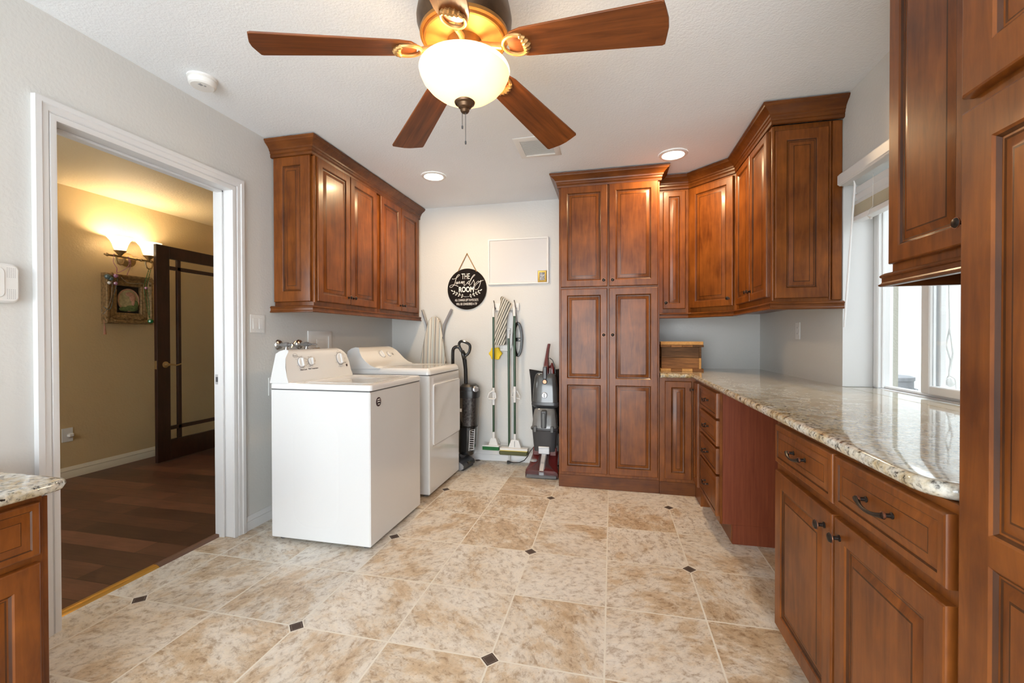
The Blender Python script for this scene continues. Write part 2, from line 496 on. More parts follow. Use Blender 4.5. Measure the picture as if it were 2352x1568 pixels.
class MB:
    def __init__(s):
        s.v, s.f, s.m = [], [], []

    def add(s, vs, fs, mat=0, T=None):
        b = len(s.v)
        s.v += [tuple(T @ Vector(q)) if T else tuple(q) for q in vs]
        for f in fs:
            s.f.append(tuple(b + i for i in f))
            s.m.append(mat)
        return s

    def box(s, x0, x1, y0, y1, z0, z1, mat=0, bev=0.0, T=None):
        if x0 > x1: x0, x1 = x1, x0
        if y0 > y1: y0, y1 = y1, y0
        if z0 > z1: z0, z1 = z1, z0
        b = min(bev, (x1 - x0) * .45, (y1 - y0) * .45, (z1 - z0) * .45)
        if b <= 0:
            vs = [(x, y, z) for x in (x0, x1) for y in (y0, y1) for z in (z0, z1)]
            fs = [(0, 1, 3, 2), (4, 6, 7, 5), (0, 4, 5, 1), (2, 3, 7, 6), (0, 2, 6, 4), (1, 5, 7, 3)]
            return s.add(vs, fs, mat, T)
        vs, idx = [], {}
        lo, hi = (x0, y0, z0), (x1, y1, z1)
        for c in range(8):
            sg = ((c >> 2) & 1, (c >> 1) & 1, c & 1)
            for a in range(3):
                pt = []
                for k in range(3):
                    e = hi[k] if sg[k] else lo[k]
                    if k != a:
                        e += -b if sg[k] else b
                    pt.append(e)
                idx[(sg, a)] = len(vs)
                vs.append(tuple(pt))
        fs = []
        for a in range(3):
            o1, o2 = [k for k in range(3) if k != a]
            for sd in (0, 1):
                q = []
                for (p1, p2) in ((0, 0), (1, 0), (1, 1), (0, 1)):
                    sg = [0, 0, 0]; sg[a] = sd; sg[o1] = p1; sg[o2] = p2
                    q.append(idx[(tuple(sg), a)])
                fs.append(tuple(q))
        for a in range(3):
            o1, o2 = [k for k in range(3) if k != a]
            for p1 in (0, 1):
                for p2 in (0, 1):
                    A = [0, 0, 0]; A[o1] = p1; A[o2] = p2
                    B = list(A); B[a] = 1
                    A, B = tuple(A), tuple(B)
                    fs.append((idx[(A, o1)], idx[(A, o2)], idx[(B, o2)], idx[(B, o1)]))
        for c in range(8):
            sg = ((c >> 2) & 1, (c >> 1) & 1, c & 1)
            fs.append((idx[(sg, 0)], idx[(sg, 1)], idx[(sg, 2)]))
        return s.add(vs, fs, mat, T)

    def rings(s, rs, mat=0, cap0=True, cap1=True, T=None, closed=True, loop=False):
        n = len(rs[0])
        vs = [p for r in rs for p in r]
        fs, ms = [], []
        K = len(rs)
        for k in range(K if loop else K - 1):
            k2 = (k + 1) % K
            for i in range(n if closed else n - 1):
                j = (i + 1) % n
                fs.append((k * n + i, k * n + j, k2 * n + j, k2 * n + i))
        if cap0 and not loop: fs.append(tuple(range(n))[::-1])
        if cap1 and not loop: fs.append(tuple((K - 1) * n + i for i in range(n)))
        return s.add(vs, fs, mat, T)

    def tube(s, path, r, n=10, mat=0, cap=True, T=None, flat=1.0, loop=False):
        P = [Vector(q) for q in path]
        K = len(P)
        rr = r if isinstance(r, (list, tuple)) else [r] * K
        up = None
        rs = []
        for i in range(K):
            if loop:
                t = P[(i + 1) % K] - P[i - 1]
            else:
                t = P[min(i + 1, K - 1)] - P[max(i - 1, 0)]
            if t.length < 1e-9: t = Vector((0, 0, 1))
            t.normalize()
            if up is None:
                up = Vector((0, 0, 1)) if abs(t.z) < 0.9 else Vector((1, 0, 0))
            a = up - t * up.dot(t)
            if a.length < 1e-6:
                a = t.orthogonal()
            a.normalize()
            b = t.cross(a)
            up = a
            rs.append([tuple(P[i] + a * (math.cos(2 * PI * k / n) * rr[i]) + b * (math.sin(2 * PI * k / n) * rr[i] * flat)) for k in range(n)])
        return s.rings(rs, mat, cap, cap, T, loop=loop)

    def lathe(s, prof, c=(0, 0, 0), n=24, mat=0, T=None, cap=True, sx=1.0, sy=1.0):
        rs = [[(c[0] + r * sx * math.cos(2 * PI * k / n), c[1] + r * sy * math.sin(2 * PI * k / n), c[2] + z) for k in range(n)] for r, z in prof]
        return s.rings(rs, mat, cap, cap, T)

    def ball(s, c, r, n=10, mat=0, T=None, sc=(1, 1, 1)):
        h = max(4, n // 2)
        pr = [(max(1e-4, r * math.sin(PI * k / h)), -r * math.cos(PI * k / h)) for k in range(h + 1)]
        rs = [[(c[0] + q * math.cos(2 * PI * k / n) * sc[0], c[1] + q * math.sin(2 * PI * k / n) * sc[1], c[2] + z * sc[2]) for k in range(n)] for q, z in pr]
        return s.rings(rs, mat, True, True, T)

    def prism(s, poly, z0, z1, mat=0, T=None, ch=0.0):
        if ch:
            i = offset_poly(poly, [-ch] * len(poly))
            rs = [[(x, y, z0) for x, y in i], [(x, y, z0 + ch) for x, y in poly], [(x, y, z1 - ch) for x, y in poly], [(x, y, z1) for x, y in i]]
        else:
            rs = [[(x, y, z0) for x, y in poly], [(x, y, z1) for x, y in poly]]
        return s.rings(rs, mat, True, True, T)

    def loft(s, secs, n=28, mat=0, T=None):
        """secs: (z, cx, cy, rx, ry, exponent) super-ellipse sections"""
        rs = []
        for z, cx, cy, rx, ry, e in secs:
            r = []
            for k in range(n):
                t = 2 * PI * k / n
                ct, st = math.cos(t), math.sin(t)
                r.append((cx + rx * math.copysign(abs(ct) ** (2 / e), ct), cy + ry * math.copysign(abs(st) ** (2 / e), st), z))
            rs.append(r)
        return s.rings(rs, mat, True, True, T)

    def sweep(s, path, prof, mat=0, closed=False, T=None):
        """path in plan (x,y); prof (out, z), out to the right of travel; mitred"""
        P = [Vector((q[0], q[1])) for q in path]
        K = len(P)
        nr = []
        for i in range(K if closed else K - 1):
            d = (P[(i + 1) % K] - P[i]).normalized()
            nr.append(Vector((d.y, -d.x)))
        rs = []
        for i in range(K):
            if closed: a, b = nr[i - 1], nr[i]
            elif i == 0: a = b = nr[0]
            elif i == K - 1: a = b = nr[-1]
            else: a, b = nr[i - 1], nr[i]
            mm = (a + b)
            mm = mm / max(1e-6, mm.dot(a))
            rs.append([(P[i].x + mm.x * o, P[i].y + mm.y * o, z) for o, z in prof])
        return s.rings(rs, mat, True, True, T, loop=closed)

    def xf(s, T):
        s.v = [tuple(T @ Vector(q)) for q in s.v]
        return s


def offset_poly(poly, ds):
    """offset each edge i (poly[i]->poly[i+1]) of a CCW polygon outward by ds[i]"""
    n = len(poly)
    out = []
    for i in range(n):
        p0, p1, p2 = Vector(poly[i - 1]), Vector(poly[i]), Vector(poly[(i + 1) % n])
        d1, d2 = (p1 - p0).normalized(), (p2 - p1).normalized()
        n1, n2 = Vector((d1.y, -d1.x)), Vector((d2.y, -d2.x))
        a, b = ds[i - 1], ds[i]
        det = n1.x * n2.y - n1.y * n2.x
        if abs(det) < 1e-6:
            q = p1 + n1 * a
        else:
            c1, c2 = n1.dot(p1) + a, n2.dot(p1) + b
            q = Vector(((c1 * n2.y - c2 * n1.y) / det, (n1.x * c2 - n2.x * c1) / det))
        out.append((q.x, q.y))
    return out


def rpoly(x0, x1, y0, y1, r, n=5):
    pts = []
    for cx, cy, a0 in ((x1 - r, y0 + r, -90), (x1 - r, y1 - r, 0), (x0 + r, y1 - r, 90), (x0 + r, y0 + r, 180)):
        for k in range(n + 1):
            a = math.radians(a0 + 90 * k / n)
            pts.append((cx + r * math.cos(a), cy + r * math.sin(a)))
    return pts


def obj(name, mb, mats, parent=None, loc=(0, 0, 0), rotz=0.0, sharp=32, recalc=True):
    me = bpy.data.meshes.new(name)
    me.from_pydata(mb.v, [], mb.f)
    if isinstance(mats, str): mats = [mats]
    for q in mats: me.materials.append(MATS[q])
    for p, k in zip(me.polygons, mb.m): p.material_index = min(k, len(mats) - 1)
    if recalc:
        b = bmesh.new(); b.from_mesh(me)
        bmesh.ops.recalc_face_normals(b, faces=b.faces)
        b.to_mesh(me); b.free()
    me.polygons.foreach_set('use_smooth', [True] * len(me.polygons))
    me.set_sharp_from_angle(angle=math.radians(sharp))
    me.update()
    o = bpy.data.objects.new(name, me)
    COL.objects.link(o)
    o.location = loc
    o.rotation_euler = (0, 0, rotz)
    if parent: o.parent = parent
    return o


def tag(o, label, cat, group=None, kind=None):
    o['label'] = label
    o['category'] = cat
    if group: o['group'] = group
    if kind: o['kind'] = kind
    return o


def thing(name, label, cat, loc=(0, 0, 0), rotz=0.0, group=None):
    o = bpy.data.objects.new(name, None)
    o.empty_display_size = 0.05
    COL.objects.link(o)
    o.location = loc
    o.rotation_euler = (0, 0, rotz)
    return tag(o, label, cat, group)


def struct(name, mb, mats, label=None, cat=None, **kw):
    o = obj(name, mb, mats, **kw)
    o['kind'] = 'structure'
    if label: o['label'] = label
    if cat: o['category'] = cat
    return o


def inv(t):
    """world -> local matrix of a thing"""
    return (Matrix.Translation(t.location) @ Matrix.Rotation(t.rotation_euler[2], 4, 'Z')).inverted()


def copy_part(o, parent):
    c = o.copy(); COL.objects.link(c); c.parent = parent
    for ch in [q for q in bpy.data.objects if q.parent == o]:
        copy_part(ch, c)
    return c


def text_mesh(name, s, size, mat, parent, T, ext=0.0006, sx=1.0, label=None, align='CENTER', bold=0.0):
    cu = bpy.data.curves.new(name, 'FONT')
    cu.body = s
    cu.size = size
    cu.align_x = align
    cu.align_y = 'CENTER'
    cu.extrude = ext
    cu.offset = bold
    tmp = bpy.data.objects.new('tmp_text', cu)
    COL.objects.link(tmp)
    dg = bpy.context.evaluated_depsgraph_get()
    me = bpy.data.meshes.new_from_object(tmp.evaluated_get(dg))
    bpy.data.objects.remove(tmp)
    me.transform(Matrix.Diagonal((sx, 1, 1, 1)))
    me.transform(T)
    me.materials.clear()
    me.materials.append(MATS[mat])
    o = bpy.data.objects.new(name, me)
    COL.objects.link(o)
    o.parent = parent
    return o


# text facing -Y (reads along +x, up = z): rotate 90 about x
TXY = Matrix.Rotation(PI / 2, 4, 'X')
# axis helpers: lathe axis z -> -y / -x / +x
AX_NY = Matrix.Rotation(PI / 2, 4, 'X')        # z -> -y
AX_PX = Matrix.Rotation(PI / 2, 4, 'Y')        # z -> +x
AX_NX = Matrix.Rotation(-PI / 2, 4, 'Y')       # z -> -x


def at(T, x, y, z):
    return Matrix.Translation((x, y, z)) @ T


# ------------------------------------------------------------------ room shell
H = 2.52
YB = 4.12
XR = 3.47
YN = -2.6
mb = MB(); mb.box(-0.115, XR + 0.24, YN, YB + 0.12, -0.08, 0.0); struct('floor', mb, 'travertine_tile')
mb = MB(); mb.box(-2.47, -0.115, 0.3, 4.33, -0.08, 0.0); struct('floor_hall', mb, 'dark_plank')
mb = MB(); mb.box(-0.12, XR + 0.24, YN, YB + 0.12, H, H + 0.08); struct('ceiling', mb, 'ceiling_paint')
mb = MB(); mb.box(-2.47, -0.12, 0.3, 4.33, H, H + 0.08); struct('ceiling_hall', mb, 'hall_ceiling_paint')
DY0, DY1, DZ = 1.322, 2.168, 2.095
mb = MB()
mb.box(-0.12, 0, YN, DY0 - 0.02, 0, H); mb.box(-0.12, 0, DY1 + 0.02, YB + 0.12, 0, H); mb.box(-0.12, 0, DY0 - 0.02, DY1 + 0.02, DZ + 0.02, H)
struct('wall_left', mb, 'wall_paint')
mb = MB(); mb.box(0, XR, YB, YB + 0.12, 0, H); struct('wall_back', mb, 'wall_paint')
WY0, WY1, WZ0, WZ1 = 1.74, 2.75, 0.90, 2.04
mb = MB()
mb.box(XR, XR + 0.24, YN, WY0, 0, H); mb.box(XR, XR + 0.24, WY1, YB + 0.12, 0, H)
mb.box(XR, XR + 0.24, WY0, WY1, 0, WZ0); mb.box(XR, XR + 0.24, WY0, WY1, WZ1, H)
struct('wall_right', mb, 'wall_paint')
# rear wall behind the camera; wide opening added to let sky light in
mb = MB()
mb.box(-0.12, 0.1, YN - 0.12, YN, 0, H); mb.box(3.4, XR + 0.24, YN - 0.12, YN, 0, H); mb.box(0.1, 3.4, YN - 0.12, YN, 2.28, H)
struct('wall_rear', mb, 'wall_paint')
# hall walls
HX = -2.345
mb = MB(); mb.box(HX - 0.12, HX, 0.3, 4.33, 0, H); struct('wall_hall_far', mb, 'hall_paint')
mb = MB(); mb.box(HX, -0.12, 4.21, 4.33, 0, H); struct('wall_hall_end', mb, 'hall_paint')
mb = MB(); mb.box(HX, -1.75, 0.3, 0.42, 0, H); mb.box(-0.85, -0.12, 0.3, 0.42, 0, H); mb.box(-1.75, -0.85, 0.3, 0.42, 0, 0.85); mb.box(-1.75, -0.85, 0.3, 0.42, 2.05, H); struct('wall_hall_near', mb, 'hall_paint')
# hall side skin of the laundry wall
mb = MB(); mb.box(-0.128, -0.1205, 0.42, DY0 - 0.02, 0, H); mb.box(-0.128, -0.1205, DY1 + 0.02, 4.21, 0, H); mb.box(-0.128, -0.1205, DY0 - 0.02, DY1 + 0.02, DZ + 0.02, H)
struct('wall_hall_side', mb, 'hall_paint')

# door casing, jambs, stops
prof = [(0, 0), (0.0, 0.010), (0.010, 0.013), (0.022, 0.013), (0.026, 0.009), (0.030, 0.015), (0.050, 0.017), (0.054, 0.022), (0.074, 0.022), (0.076, 0.0)]
TC = Matrix(((0, 0, 1, 0), (1, 0, 0, 0), (0, 1, 0, 0), (0, 0, 0, 1)))   # (a, b, c) -> x=c, y=a, z=b
mb = MB()
mb.sweep([(DY0, 0.0), (DY0, DZ), (DY1, DZ), (DY1, 0.0)], [(-o, z) for o, z in prof], T=TC)
mb.box(-0.135, 0.0, DY0 - 0.018, DY0, 0, DZ + 0.018, 0, 0.002); mb.box(-0.135, 0.0, DY1, DY1 + 0.018, 0, DZ + 0.018, 0, 0.002)
mb.box(-0.135, 0.0, DY0, DY1, DZ, DZ + 0.018, 0, 0.002)
mb.box(-0.095, -0.058, DY0, DY0 + 0.012, 0, DZ, 0, 0.002); mb.box(-0.095, -0.058, DY1 - 0.012, DY1, 0, DZ, 0, 0.002); mb.box(-0.095, -0.058, DY0, DY1, DZ - 0.012, DZ, 0, 0.002)
tr = struct('trim_1', mb, 'white_trim', 'white fluted casing and jamb around the hall doorway', 'door frame')
mb = MB(); mb.box(-0.124, -0.096, DY1 - 0.003, DY1, 0.925, 0.985, 0, 0.001); mb.box(-0.118, -0.104, DY1 - 0.0045, DY1 - 0.003, 0.94, 0.97, 1)
obj('strike_plate', mb, ['grey_steel', 'dark_seam'], tr)
# threshold strip; its lit and shaded stretches painted as two colours
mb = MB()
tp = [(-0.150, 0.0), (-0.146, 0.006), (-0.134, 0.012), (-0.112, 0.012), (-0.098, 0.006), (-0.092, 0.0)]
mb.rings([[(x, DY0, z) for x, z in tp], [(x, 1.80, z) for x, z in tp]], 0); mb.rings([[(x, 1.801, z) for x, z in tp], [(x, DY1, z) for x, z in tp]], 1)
struct('trim_2', mb, ['threshold_lit', 'threshold_shaded'], 'threshold strip across the hall doorway with lit gold and shaded brown stretches painted in', 'threshold')
# baseboards
bp = [(0, 0), (0.014, 0), (0.014, 0.050), (0.011, 0.055), (0.014, 0.060), (0.011, 0.070), (0.006, 0.082), (0.004, 0.088), (0, 0.088)]
mb = MB(); mb.sweep([(0, DY1 + 0.078), (0, YB - 0.0145)], bp); mb.sweep([(0, 0.99), (0, DY0 - 0.078)], bp); struct('baseboard_left', mb, 'white_trim')
mb = MB(); mb.sweep([(0.0, YB), (1.80, YB)], bp); struct('baseboard_back', mb, 'white_trim')
mb = MB(); mb.sweep([(HX, 0.43), (HX, 4.21)], [(o, z * 1.1) for o, z in bp]); struct('baseboard_hall', mb, 'cream_trim')

# ------------------------------------------------------------------ window
wx0, wx1 = 3.615, 3.685
mb = MB()
for y0, y1 in ((WY1 - 0.045, WY1 - 0.001), (WY0 + 0.001, WY0 + 0.045)):
    mb.box(wx0, wx1, y0, y1, 0.933, WZ1 - 0.001, 0, 0.004)
    mb.box(wx0 + 0.018, wx0 + 0.03, y0 - 0.006, y1 + 0.0, 0.934, WZ1 - 0.002, 0, 0.002)
mb.box(wx0, wx1, WY0 + 0.045, WY1 - 0.045, WZ1 - 0.045, WZ1 - 0.001, 0, 0.004)
mb.box(wx0 + 0.03, wx1, WY0 + 0.045, WY1 - 0.045, 0.933, 0.945, 0, 0.003)
win = struct('window_1', mb, 'white_vinyl', 'white sliding window with granite sill beyond the counter', 'window')
mb = MB()   # inner sliding sash
mb.box(3.622, 3.652, 2.33, 2.385, 0.946, 1.994, 0, 0.004); mb.box(3.622, 3.652, 1.786, 1.83, 0.946, 1.994, 0, 0.004)
mb.box(3.622, 3.652, 1.83, 2.33, 0.946, 0.985, 0, 0.004); mb.box(3.622, 3.652, 1.83, 2.33, 1.955, 1.994, 0, 0.004)
sa = obj('sliding_sash', mb, 'white_vinyl', win)
mb = MB(); mb.box(3.635, 3.639, 1.83, 2.33, 0.985, 1.955); obj('pane', mb, 'window_glass', sa)
mb = MB()
mb.box(3.658, 3.682, 2.32, 2.352, 0.946, 1.994, 0, 0.003)
ob = obj('fixed_sash', mb, 'white_vinyl', win)
mb = MB(); mb.box(3.668, 3.672, 2.352, 2.704, 0.946, 1.994); obj('pane', mb, 'window_glass', ob)
mb = MB(); mb.box(3.471, 3.615, WY0 + 0.001, WY1 - 0.001, 0.901, 0.932, 0, 0.002); mb.box(3.615, 3.70, WY0 + 0.001, WY1 - 0.001, 0.901, 0.9325, 1); obj('sill', mb, ['granite', 'white_vinyl'], win)
mb = MB(); mb.box(3.4705, 3.614, WY1 - 0.0035, WY1 - 0.0005, 0.934, WZ1 - 0.001); mb.box(3.4705, 3.614, WY0 + 0.0005, WY0 + 0.0035, 0.934, WZ1 - 0.001); obj('reveal', mb, 'white_trim', win)
# raised blind
bl = thing('window_blind', 'raised white slat blind with valance at the window', 'blind', (3.44, 2.2, 1.8))
I = inv(bl)
mb = MB(); mb.box(3.425, 3.468, 1.725, 2.70, 2.022, 2.088, 0, 0.004); mb.box(3.42, 3.43, 1.722, 2.703, 2.028, 2.082, 0, 0.004); obj('valance', mb.xf(I), 'white_trim', bl)
for k in range(3):
    mb = MB(); mb.box(-0.025, 0.025, -0.47, 0.47, -0.0015, 0.0015, 0, 0.001)
    mb.xf(I @ Matrix.Translation((3.515, 2.235, 1.985 - k * 0.036)) @ Matrix.Rotation(math.radians(62), 4, 'Y')); obj('slat', mb, 'white_vinyl', bl)
mb = MB()
for k in range(14):
    mb.box(3.49, 3.54, 1.765, 2.705, 1.853 + k * 0.0042, 1.8558 + k * 0.0042, 0, 0.0008)
obj('stacked_slats', mb.xf(I), 'cream_trim', bl)
mb = MB(); mb.box(3.488, 3.542, 1.763, 2.707, 1.824, 1.851, 0, 0.004); obj('bottom_rail', mb.xf(I), 'white_vinyl', bl)
mb = MB(); mb.tube([(3.455, 2.607, 2.02), (3.462, 2.612, 2.0), (3.452, 2.689, 1.26)], [0.002, 0.005, 0.006], 8); obj('tilt_wand', mb.xf(I), 'white_vinyl', bl)
for yy in (2.50, 1.95):
    mb = MB(); mb.tube([(3.487, yy, 2.02), (3.486, yy, 1.85)], 0.0012, 6); obj('ladder_cord', mb.xf(I), 'white_plastic', bl)
mb = MB()
mb.tube([(3.48, 2.49, 1.85), (3.475, 2.51, 1.84), (3.478, 2.53, 1.815), (3.48, 2.50, 1.795)], [0.0015, 0.0015, 0.0015, 0.006], 6)
obj('lift_cord', mb.xf(I), 'white_plastic', bl)
# cord tangle hanging outside the right pane
mb = MB()
mb.tube([(3.72, 2.275, 1.60), (3.72, 2.272, 1.40), (3.722, 2.27, 1.25), (3.718, 2.285, 1.17), (3.72, 2.262, 1.10), (3.72, 2.27, 1.03), (3.72, 2.30, 1.0)], 0.004, 6)
mb.tube([(3.722, 2.27, 1.25), (3.722, 2.25, 1.13), (3.722, 2.272, 1.04)], 0.004, 6)
mb.ball((3.72, 2.285, 1.005), 0.017, 10, sc=(1, 1, 1.2)); mb.ball((3.72, 2.262, 1.0), 0.016, 10, sc=(1, 1, 1.3))
mb.tube([(3.72, 2.262, 1.03), (3.722, 2.235, 1.02), (3.722, 2.225, 0.97), (3.722, 2.245, 0.96), (3.722, 2.225, 0.945)], 0.004, 6)
tag(obj('hanging_cord', mb.xf(Matrix.Translation((0, 0.095, 0))), 'white_plastic'), 'white cord tangle hanging outside the right window pane', 'cord')
# outside
mb = MB(); mb.box(3.711, 14, -6, 12, -0.2, -0.02); struct('floor_patio', mb, 'concrete')
mb = MB(); mb.box(7.6, 7.8, -0.6, 13, -0.02, 4.6); struct('wall_patio', mb, 'patio_wall')
mb = MB(); mb.box(3.711, 3.735, 2.752, 4.6, -0.02, 2.9); struct('wall_exterior', mb, 'stucco')
mb = MB(); mb.box(3.711, 7.8, -0.75, -0.60, -0.02, 3.4); struct('wall_sky_blocker', mb, 'stucco')  # unseen wall added to keep the bright side of the sky off the patio
tc = thing('trash_can', 'ribbed galvanised trash can outside the window', 'trash can', (5.62, 6.36, -0.02), math.radians(61))
mb = MB()
n = 48
rs = []
for z, r in ((0.0, 0.19), (0.02, 0.195), (0.06, 0.195), (0.08, 0.19), (0.62, 0.222), (0.64, 0.228), (0.70, 0.228)):
    rs.append([((r + (0.006 if (k % 4 < 2 and 0.07 < z < 0.63) else 0)) * math.cos(2 * PI * k / n), (r + (0.006 if (k % 4 < 2 and 0.07 < z < 0.63) else 0)) * math.sin(2 * PI * k / n), z) for k in range(n)])
mb.rings(rs); obj('body', mb, 'galvanised', tc)
mb = MB(); mb.lathe([(0.236, 0.69), (0.24, 0.70), (0.24, 0.735), (0.20, 0.750), (0.08, 0.760), (0.001, 0.762)], n=36); mb.tube([(-0.05, 0, 0.758), (-0.045, 0, 0.78), (0.045, 0, 0.78), (0.05, 0, 0.758)], 0.006, 8); obj('lid', mb, 'galvanised', tc)
mb = MB(); mb.tube([(-0.02, -0.228, 0.60), (-0.02, -0.26, 0.59), (0.05, -0.26, 0.55), (0.08, -0.222, 0.60)], 0.006, 8); obj('handle', mb, 'galvanised', tc)

# ------------------------------------------------------------------ cabinetry
WOOD3 = ['cabinet_wood', 'cabinet_glaze', 'cabinet_wood_flat']


def panel_front(w, h, fields, t=0.02, prof=None, ch=0.005):
    """raised-panel door / drawer front: back at y=0, front at y=-t; fields: list of (x0,x1,z0,z1) outer cell and inner opening"""
    mb = MB()
    def rect(x0, x1, z0, z1, y):
        return [(x0, y, z0), (x1, y, z0), (x1, y, z1), (x0, y, z1)]
    mb.rings([rect(0, w, 0, h, 0), rect(0, w, 0, h, -t + ch), rect(ch * .35, w - ch * .35, ch * .35, h - ch * .35, -t + ch * .35), rect(ch, w - ch, ch, h - ch, -t)], 0, True, False)
    prof = prof or [(0.000, 0.0, 0), (0.004, 0.0035, 0), (0.009, 0.0085, 1), (0.0125, 0.0085, 0), (0.016, 0.0095, 1), (0.036, 0.0025, 0), (0.040, 0.0015, 1), (0.042, 0.0015, 0)]
    for (cx0, cx1, cz0, cz1, l, r, b, tt) in fields:
        rs = [rect(cx0, cx1, cz0, cz1, -t)]
        x0, x1, z0, z1 = cx0 + l, cx1 - r, cz0 + b, cz1 - tt
        lim = min(x1 - x0, z1 - z0) * 0.5
        k = min(1.0, lim * 0.8 / prof[-1][0])
        mats = [0]
        for (i, d, m_) in prof:
            i *= k
            rs.append(rect(x0 + i, x1 - i, z0 + i, z1 - i, -t + d)); mats.append(m_)
        for a in range(len(rs) - 1):
            n = 4
            vs = rs[a] + rs[a + 1]
            mb.add(vs, [(i, (i + 1) % 4, 4 + (i + 1) % 4, 4 + i) for i in range(4)], mats[a + 1] if a else 0)
        mb.add(rs[-1], [(0, 1, 2, 3)], 0)
    return mb


def door_fields(w, h, st=0.05, rail=None, mids=(), ch=0.005):
    """mids: heights (z) of mid rail centres"""
    rail = rail or st
    zs = [ch] + list(mids) + [h - ch]
    out = []
    for a, b in zip(zs[:-1], zs[1:]):
        bb = rail - ch if a == ch else 0.0245
        tt = rail - ch if b == h - ch else 0.0245
        out.append((ch, w - ch, a, b, st - ch, st - ch, bb, tt))
    return out


DRW_PROF = [(0.000, 0.0, 0), (0.003, 0.004, 1), (0.006, 0.004, 0), (0.024, 0.0, 0), (0.026, 0.0, 1), (0.028, 0.0005, 0)]


def knob(parent, x, z, t=0.02, r=0.0145):
    mb = MB()
    T = at(AX_NY, x, -t, z)
    mb.lathe([(0.009, 0), (0.009, 0.002), (0.0055, 0.004), (0.005, 0.014), (0.008, 0.018)], n=16, mat=0, T=T)
    mb.lathe([(0.008, 0.018), (r, 0.0205), (r, 0.023)], n=18, mat=1, T=T)
    mb.lathe([(r - 0.0008, 0.0228), (r * 0.75, 0.0265), (r * 0.4, 0.0285), (0.001, 0.029)], n=18, mat=0, T=T)
    return obj('knob', mb, ['bronze', 'copper_edge'], parent)


def pull(parent, x, z, t=0.02, w=0.085):
    mb = MB()
    for sg in (-1, 1):
        T = at(AX_NY, x + sg * w / 2, -t, z)
        mb.lathe([(0.0075, 0), (0.0075, 0.002), (0.005, 0.004), (0.0045, 0.016)], n=12, mat=0, T=T)
        mb.lathe([(0.0075, 0.0151), (0.0085, 0.018), (0.0085, 0.020)], n=12, mat=1, T=T)
    pts, rr = [], []
    for k in range(13):
        q = -1 + 2 * k / 12
        pts.append((x + q * (w / 2 + 0.004), -t - 0.019 - 0.008 * (1 - q * q), z - 0.012 * (1 - q * q) * 0.8))
        rr.append(0.0042 + 0.0035 * abs(q) ** 3)
    mb.tube(pts, rr, 10, 0)
    return obj('pull_handle', mb, ['bronze', 'copper_edge'], parent)


def add_door(cab, x, z, w, h, st=0.05, mids=(), kn=None, name='door', y=0.0, rail=None):
    d = obj(name, panel_front(w, h, door_fields(w, h, st, rail, mids)), WOOD3, cab, (x, y, z))
    if kn: knob(d, kn[0], kn[1])
    return d


def add_drawer(cab, x, z, w, h, hw=0.085, handle=True, y=0.0, st=0.02):
    d = obj('drawer', panel_front(w, h, [(0.005, w - 0.005, 0.005, h - 0.005, st - .005, st - .005, st - .005, st - .005)], prof=DRW_PROF), WOOD3, cab, (x, y, z))
    if handle: pull(d, w / 2, h / 2 + 0.004, w=hw)
    return d


def cabinet(label, loc, rotz, name='wall_cabinet', group=None):
    return thing(name, label, 'cabinet', loc, rotz, group)


def carcass(cab, boxes, bev=0.002):
    mb = MB()
    for b in boxes:
        mb.box(*b, 0, bev)
    return obj('carcass', mb, 'cabinet_wood', cab)


CROWN = [(0.0, 2.408), (0.012, 2.410), (0.014, 2.425), (0.011, 2.430), (0.017, 2.436), (0.018, 2.448), (0.024, 2.452), (0.026, 2.462), (0.036, 2.474), (0.050, 2.486), (0.060, 2.492), (0.064, 2.500), (0.068, 2.503), (0.069, 2.512), (0.0, 2.512)]
RAIL = [(0.0, 0.0), (0.020, 0.0), (0.024, 0.003), (0.024, 0.007), (0.019, 0.010), (0.017, 0.014), (0.017, 0.028), (0.021, 0.031), (0.022, 0.036), (0.018, 0.040), (0.012, 0.044), (0.0, 0.044)]


def molding(name, label, path, prof, zoff=0.0, cat='molding', group=None):
    mb = MB()
    mb.sweep(path, [(o, z + zoff) for o, z in prof])
    # origin at the first path point
    ox, oy = path[0]
    oz = prof[0][1] + zoff
    mb.xf(Matrix.Translation((-ox, -oy, -oz)))
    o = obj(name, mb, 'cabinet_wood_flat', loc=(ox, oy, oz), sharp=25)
    return tag(o, label, cat, group)


# --- left wall cabinets over the laundry machines (front faces +x)
XF = 0.305
cA = cabinet('double-door wall cabinet above the washer, raised side panel facing the room', (XF, 2.508, 1.412), PI / 2, group='wall cabinets over the washer and dryer')
carcass(cA, [(0, 0.798, 0, 0.304, 0.0, 1.0)])
add_door(cA, 0.020, 0.040, 0.368, 0.958, kn=(0.368 - 0.028, 0.052))
add_door(cA, 0.393, 0.040, 0.368, 0.958, kn=(0.028, 0.052))
sp = obj('side_panel', panel_front(0.280, 0.975, door_fields(0.280, 0.975, 0.068)), WOOD3, cA, (-0.0002, 0.294, 0.036), -PI / 2)
mb = MB(); mb.tube([(0.006, -0.001, 0.03), (0.006, -0.001, 1.0)], 0.010, 12); obj('corner_bead', mb, 'cabinet_wood', cA)
cB = cabinet('double-door wall cabinet above the dryer, in the back corner', (XF, 3.308, 1.412), PI / 2, group='wall cabinets over the washer and dryer')
carcass(cB, [(0, 0.809, 0, 0.304, 0.0, 1.0)])
add_door(cB, 0.030, 0.040, 0.362, 0.958, kn=(0.362 - 0.028, 0.052))
add_door(cB, 0.397, 0.040, 0.362, 0.958, kn=(0.028, 0.052))
molding('crown_molding', 'stepped crown molding along the cabinets above the washer and dryer', [(0.0015, 2.4875), (XF + 0.0025, 2.4875), (XF + 0.0025, YB - 0.002)], CROWN)
molding('light_rail', 'wooden light rail under the cabinets above the washer and dryer', [(0.0015, 2.4865), (XF + 0.0035, 2.4865), (XF + 0.0035, YB - 0.002)], RAIL, 1.376)

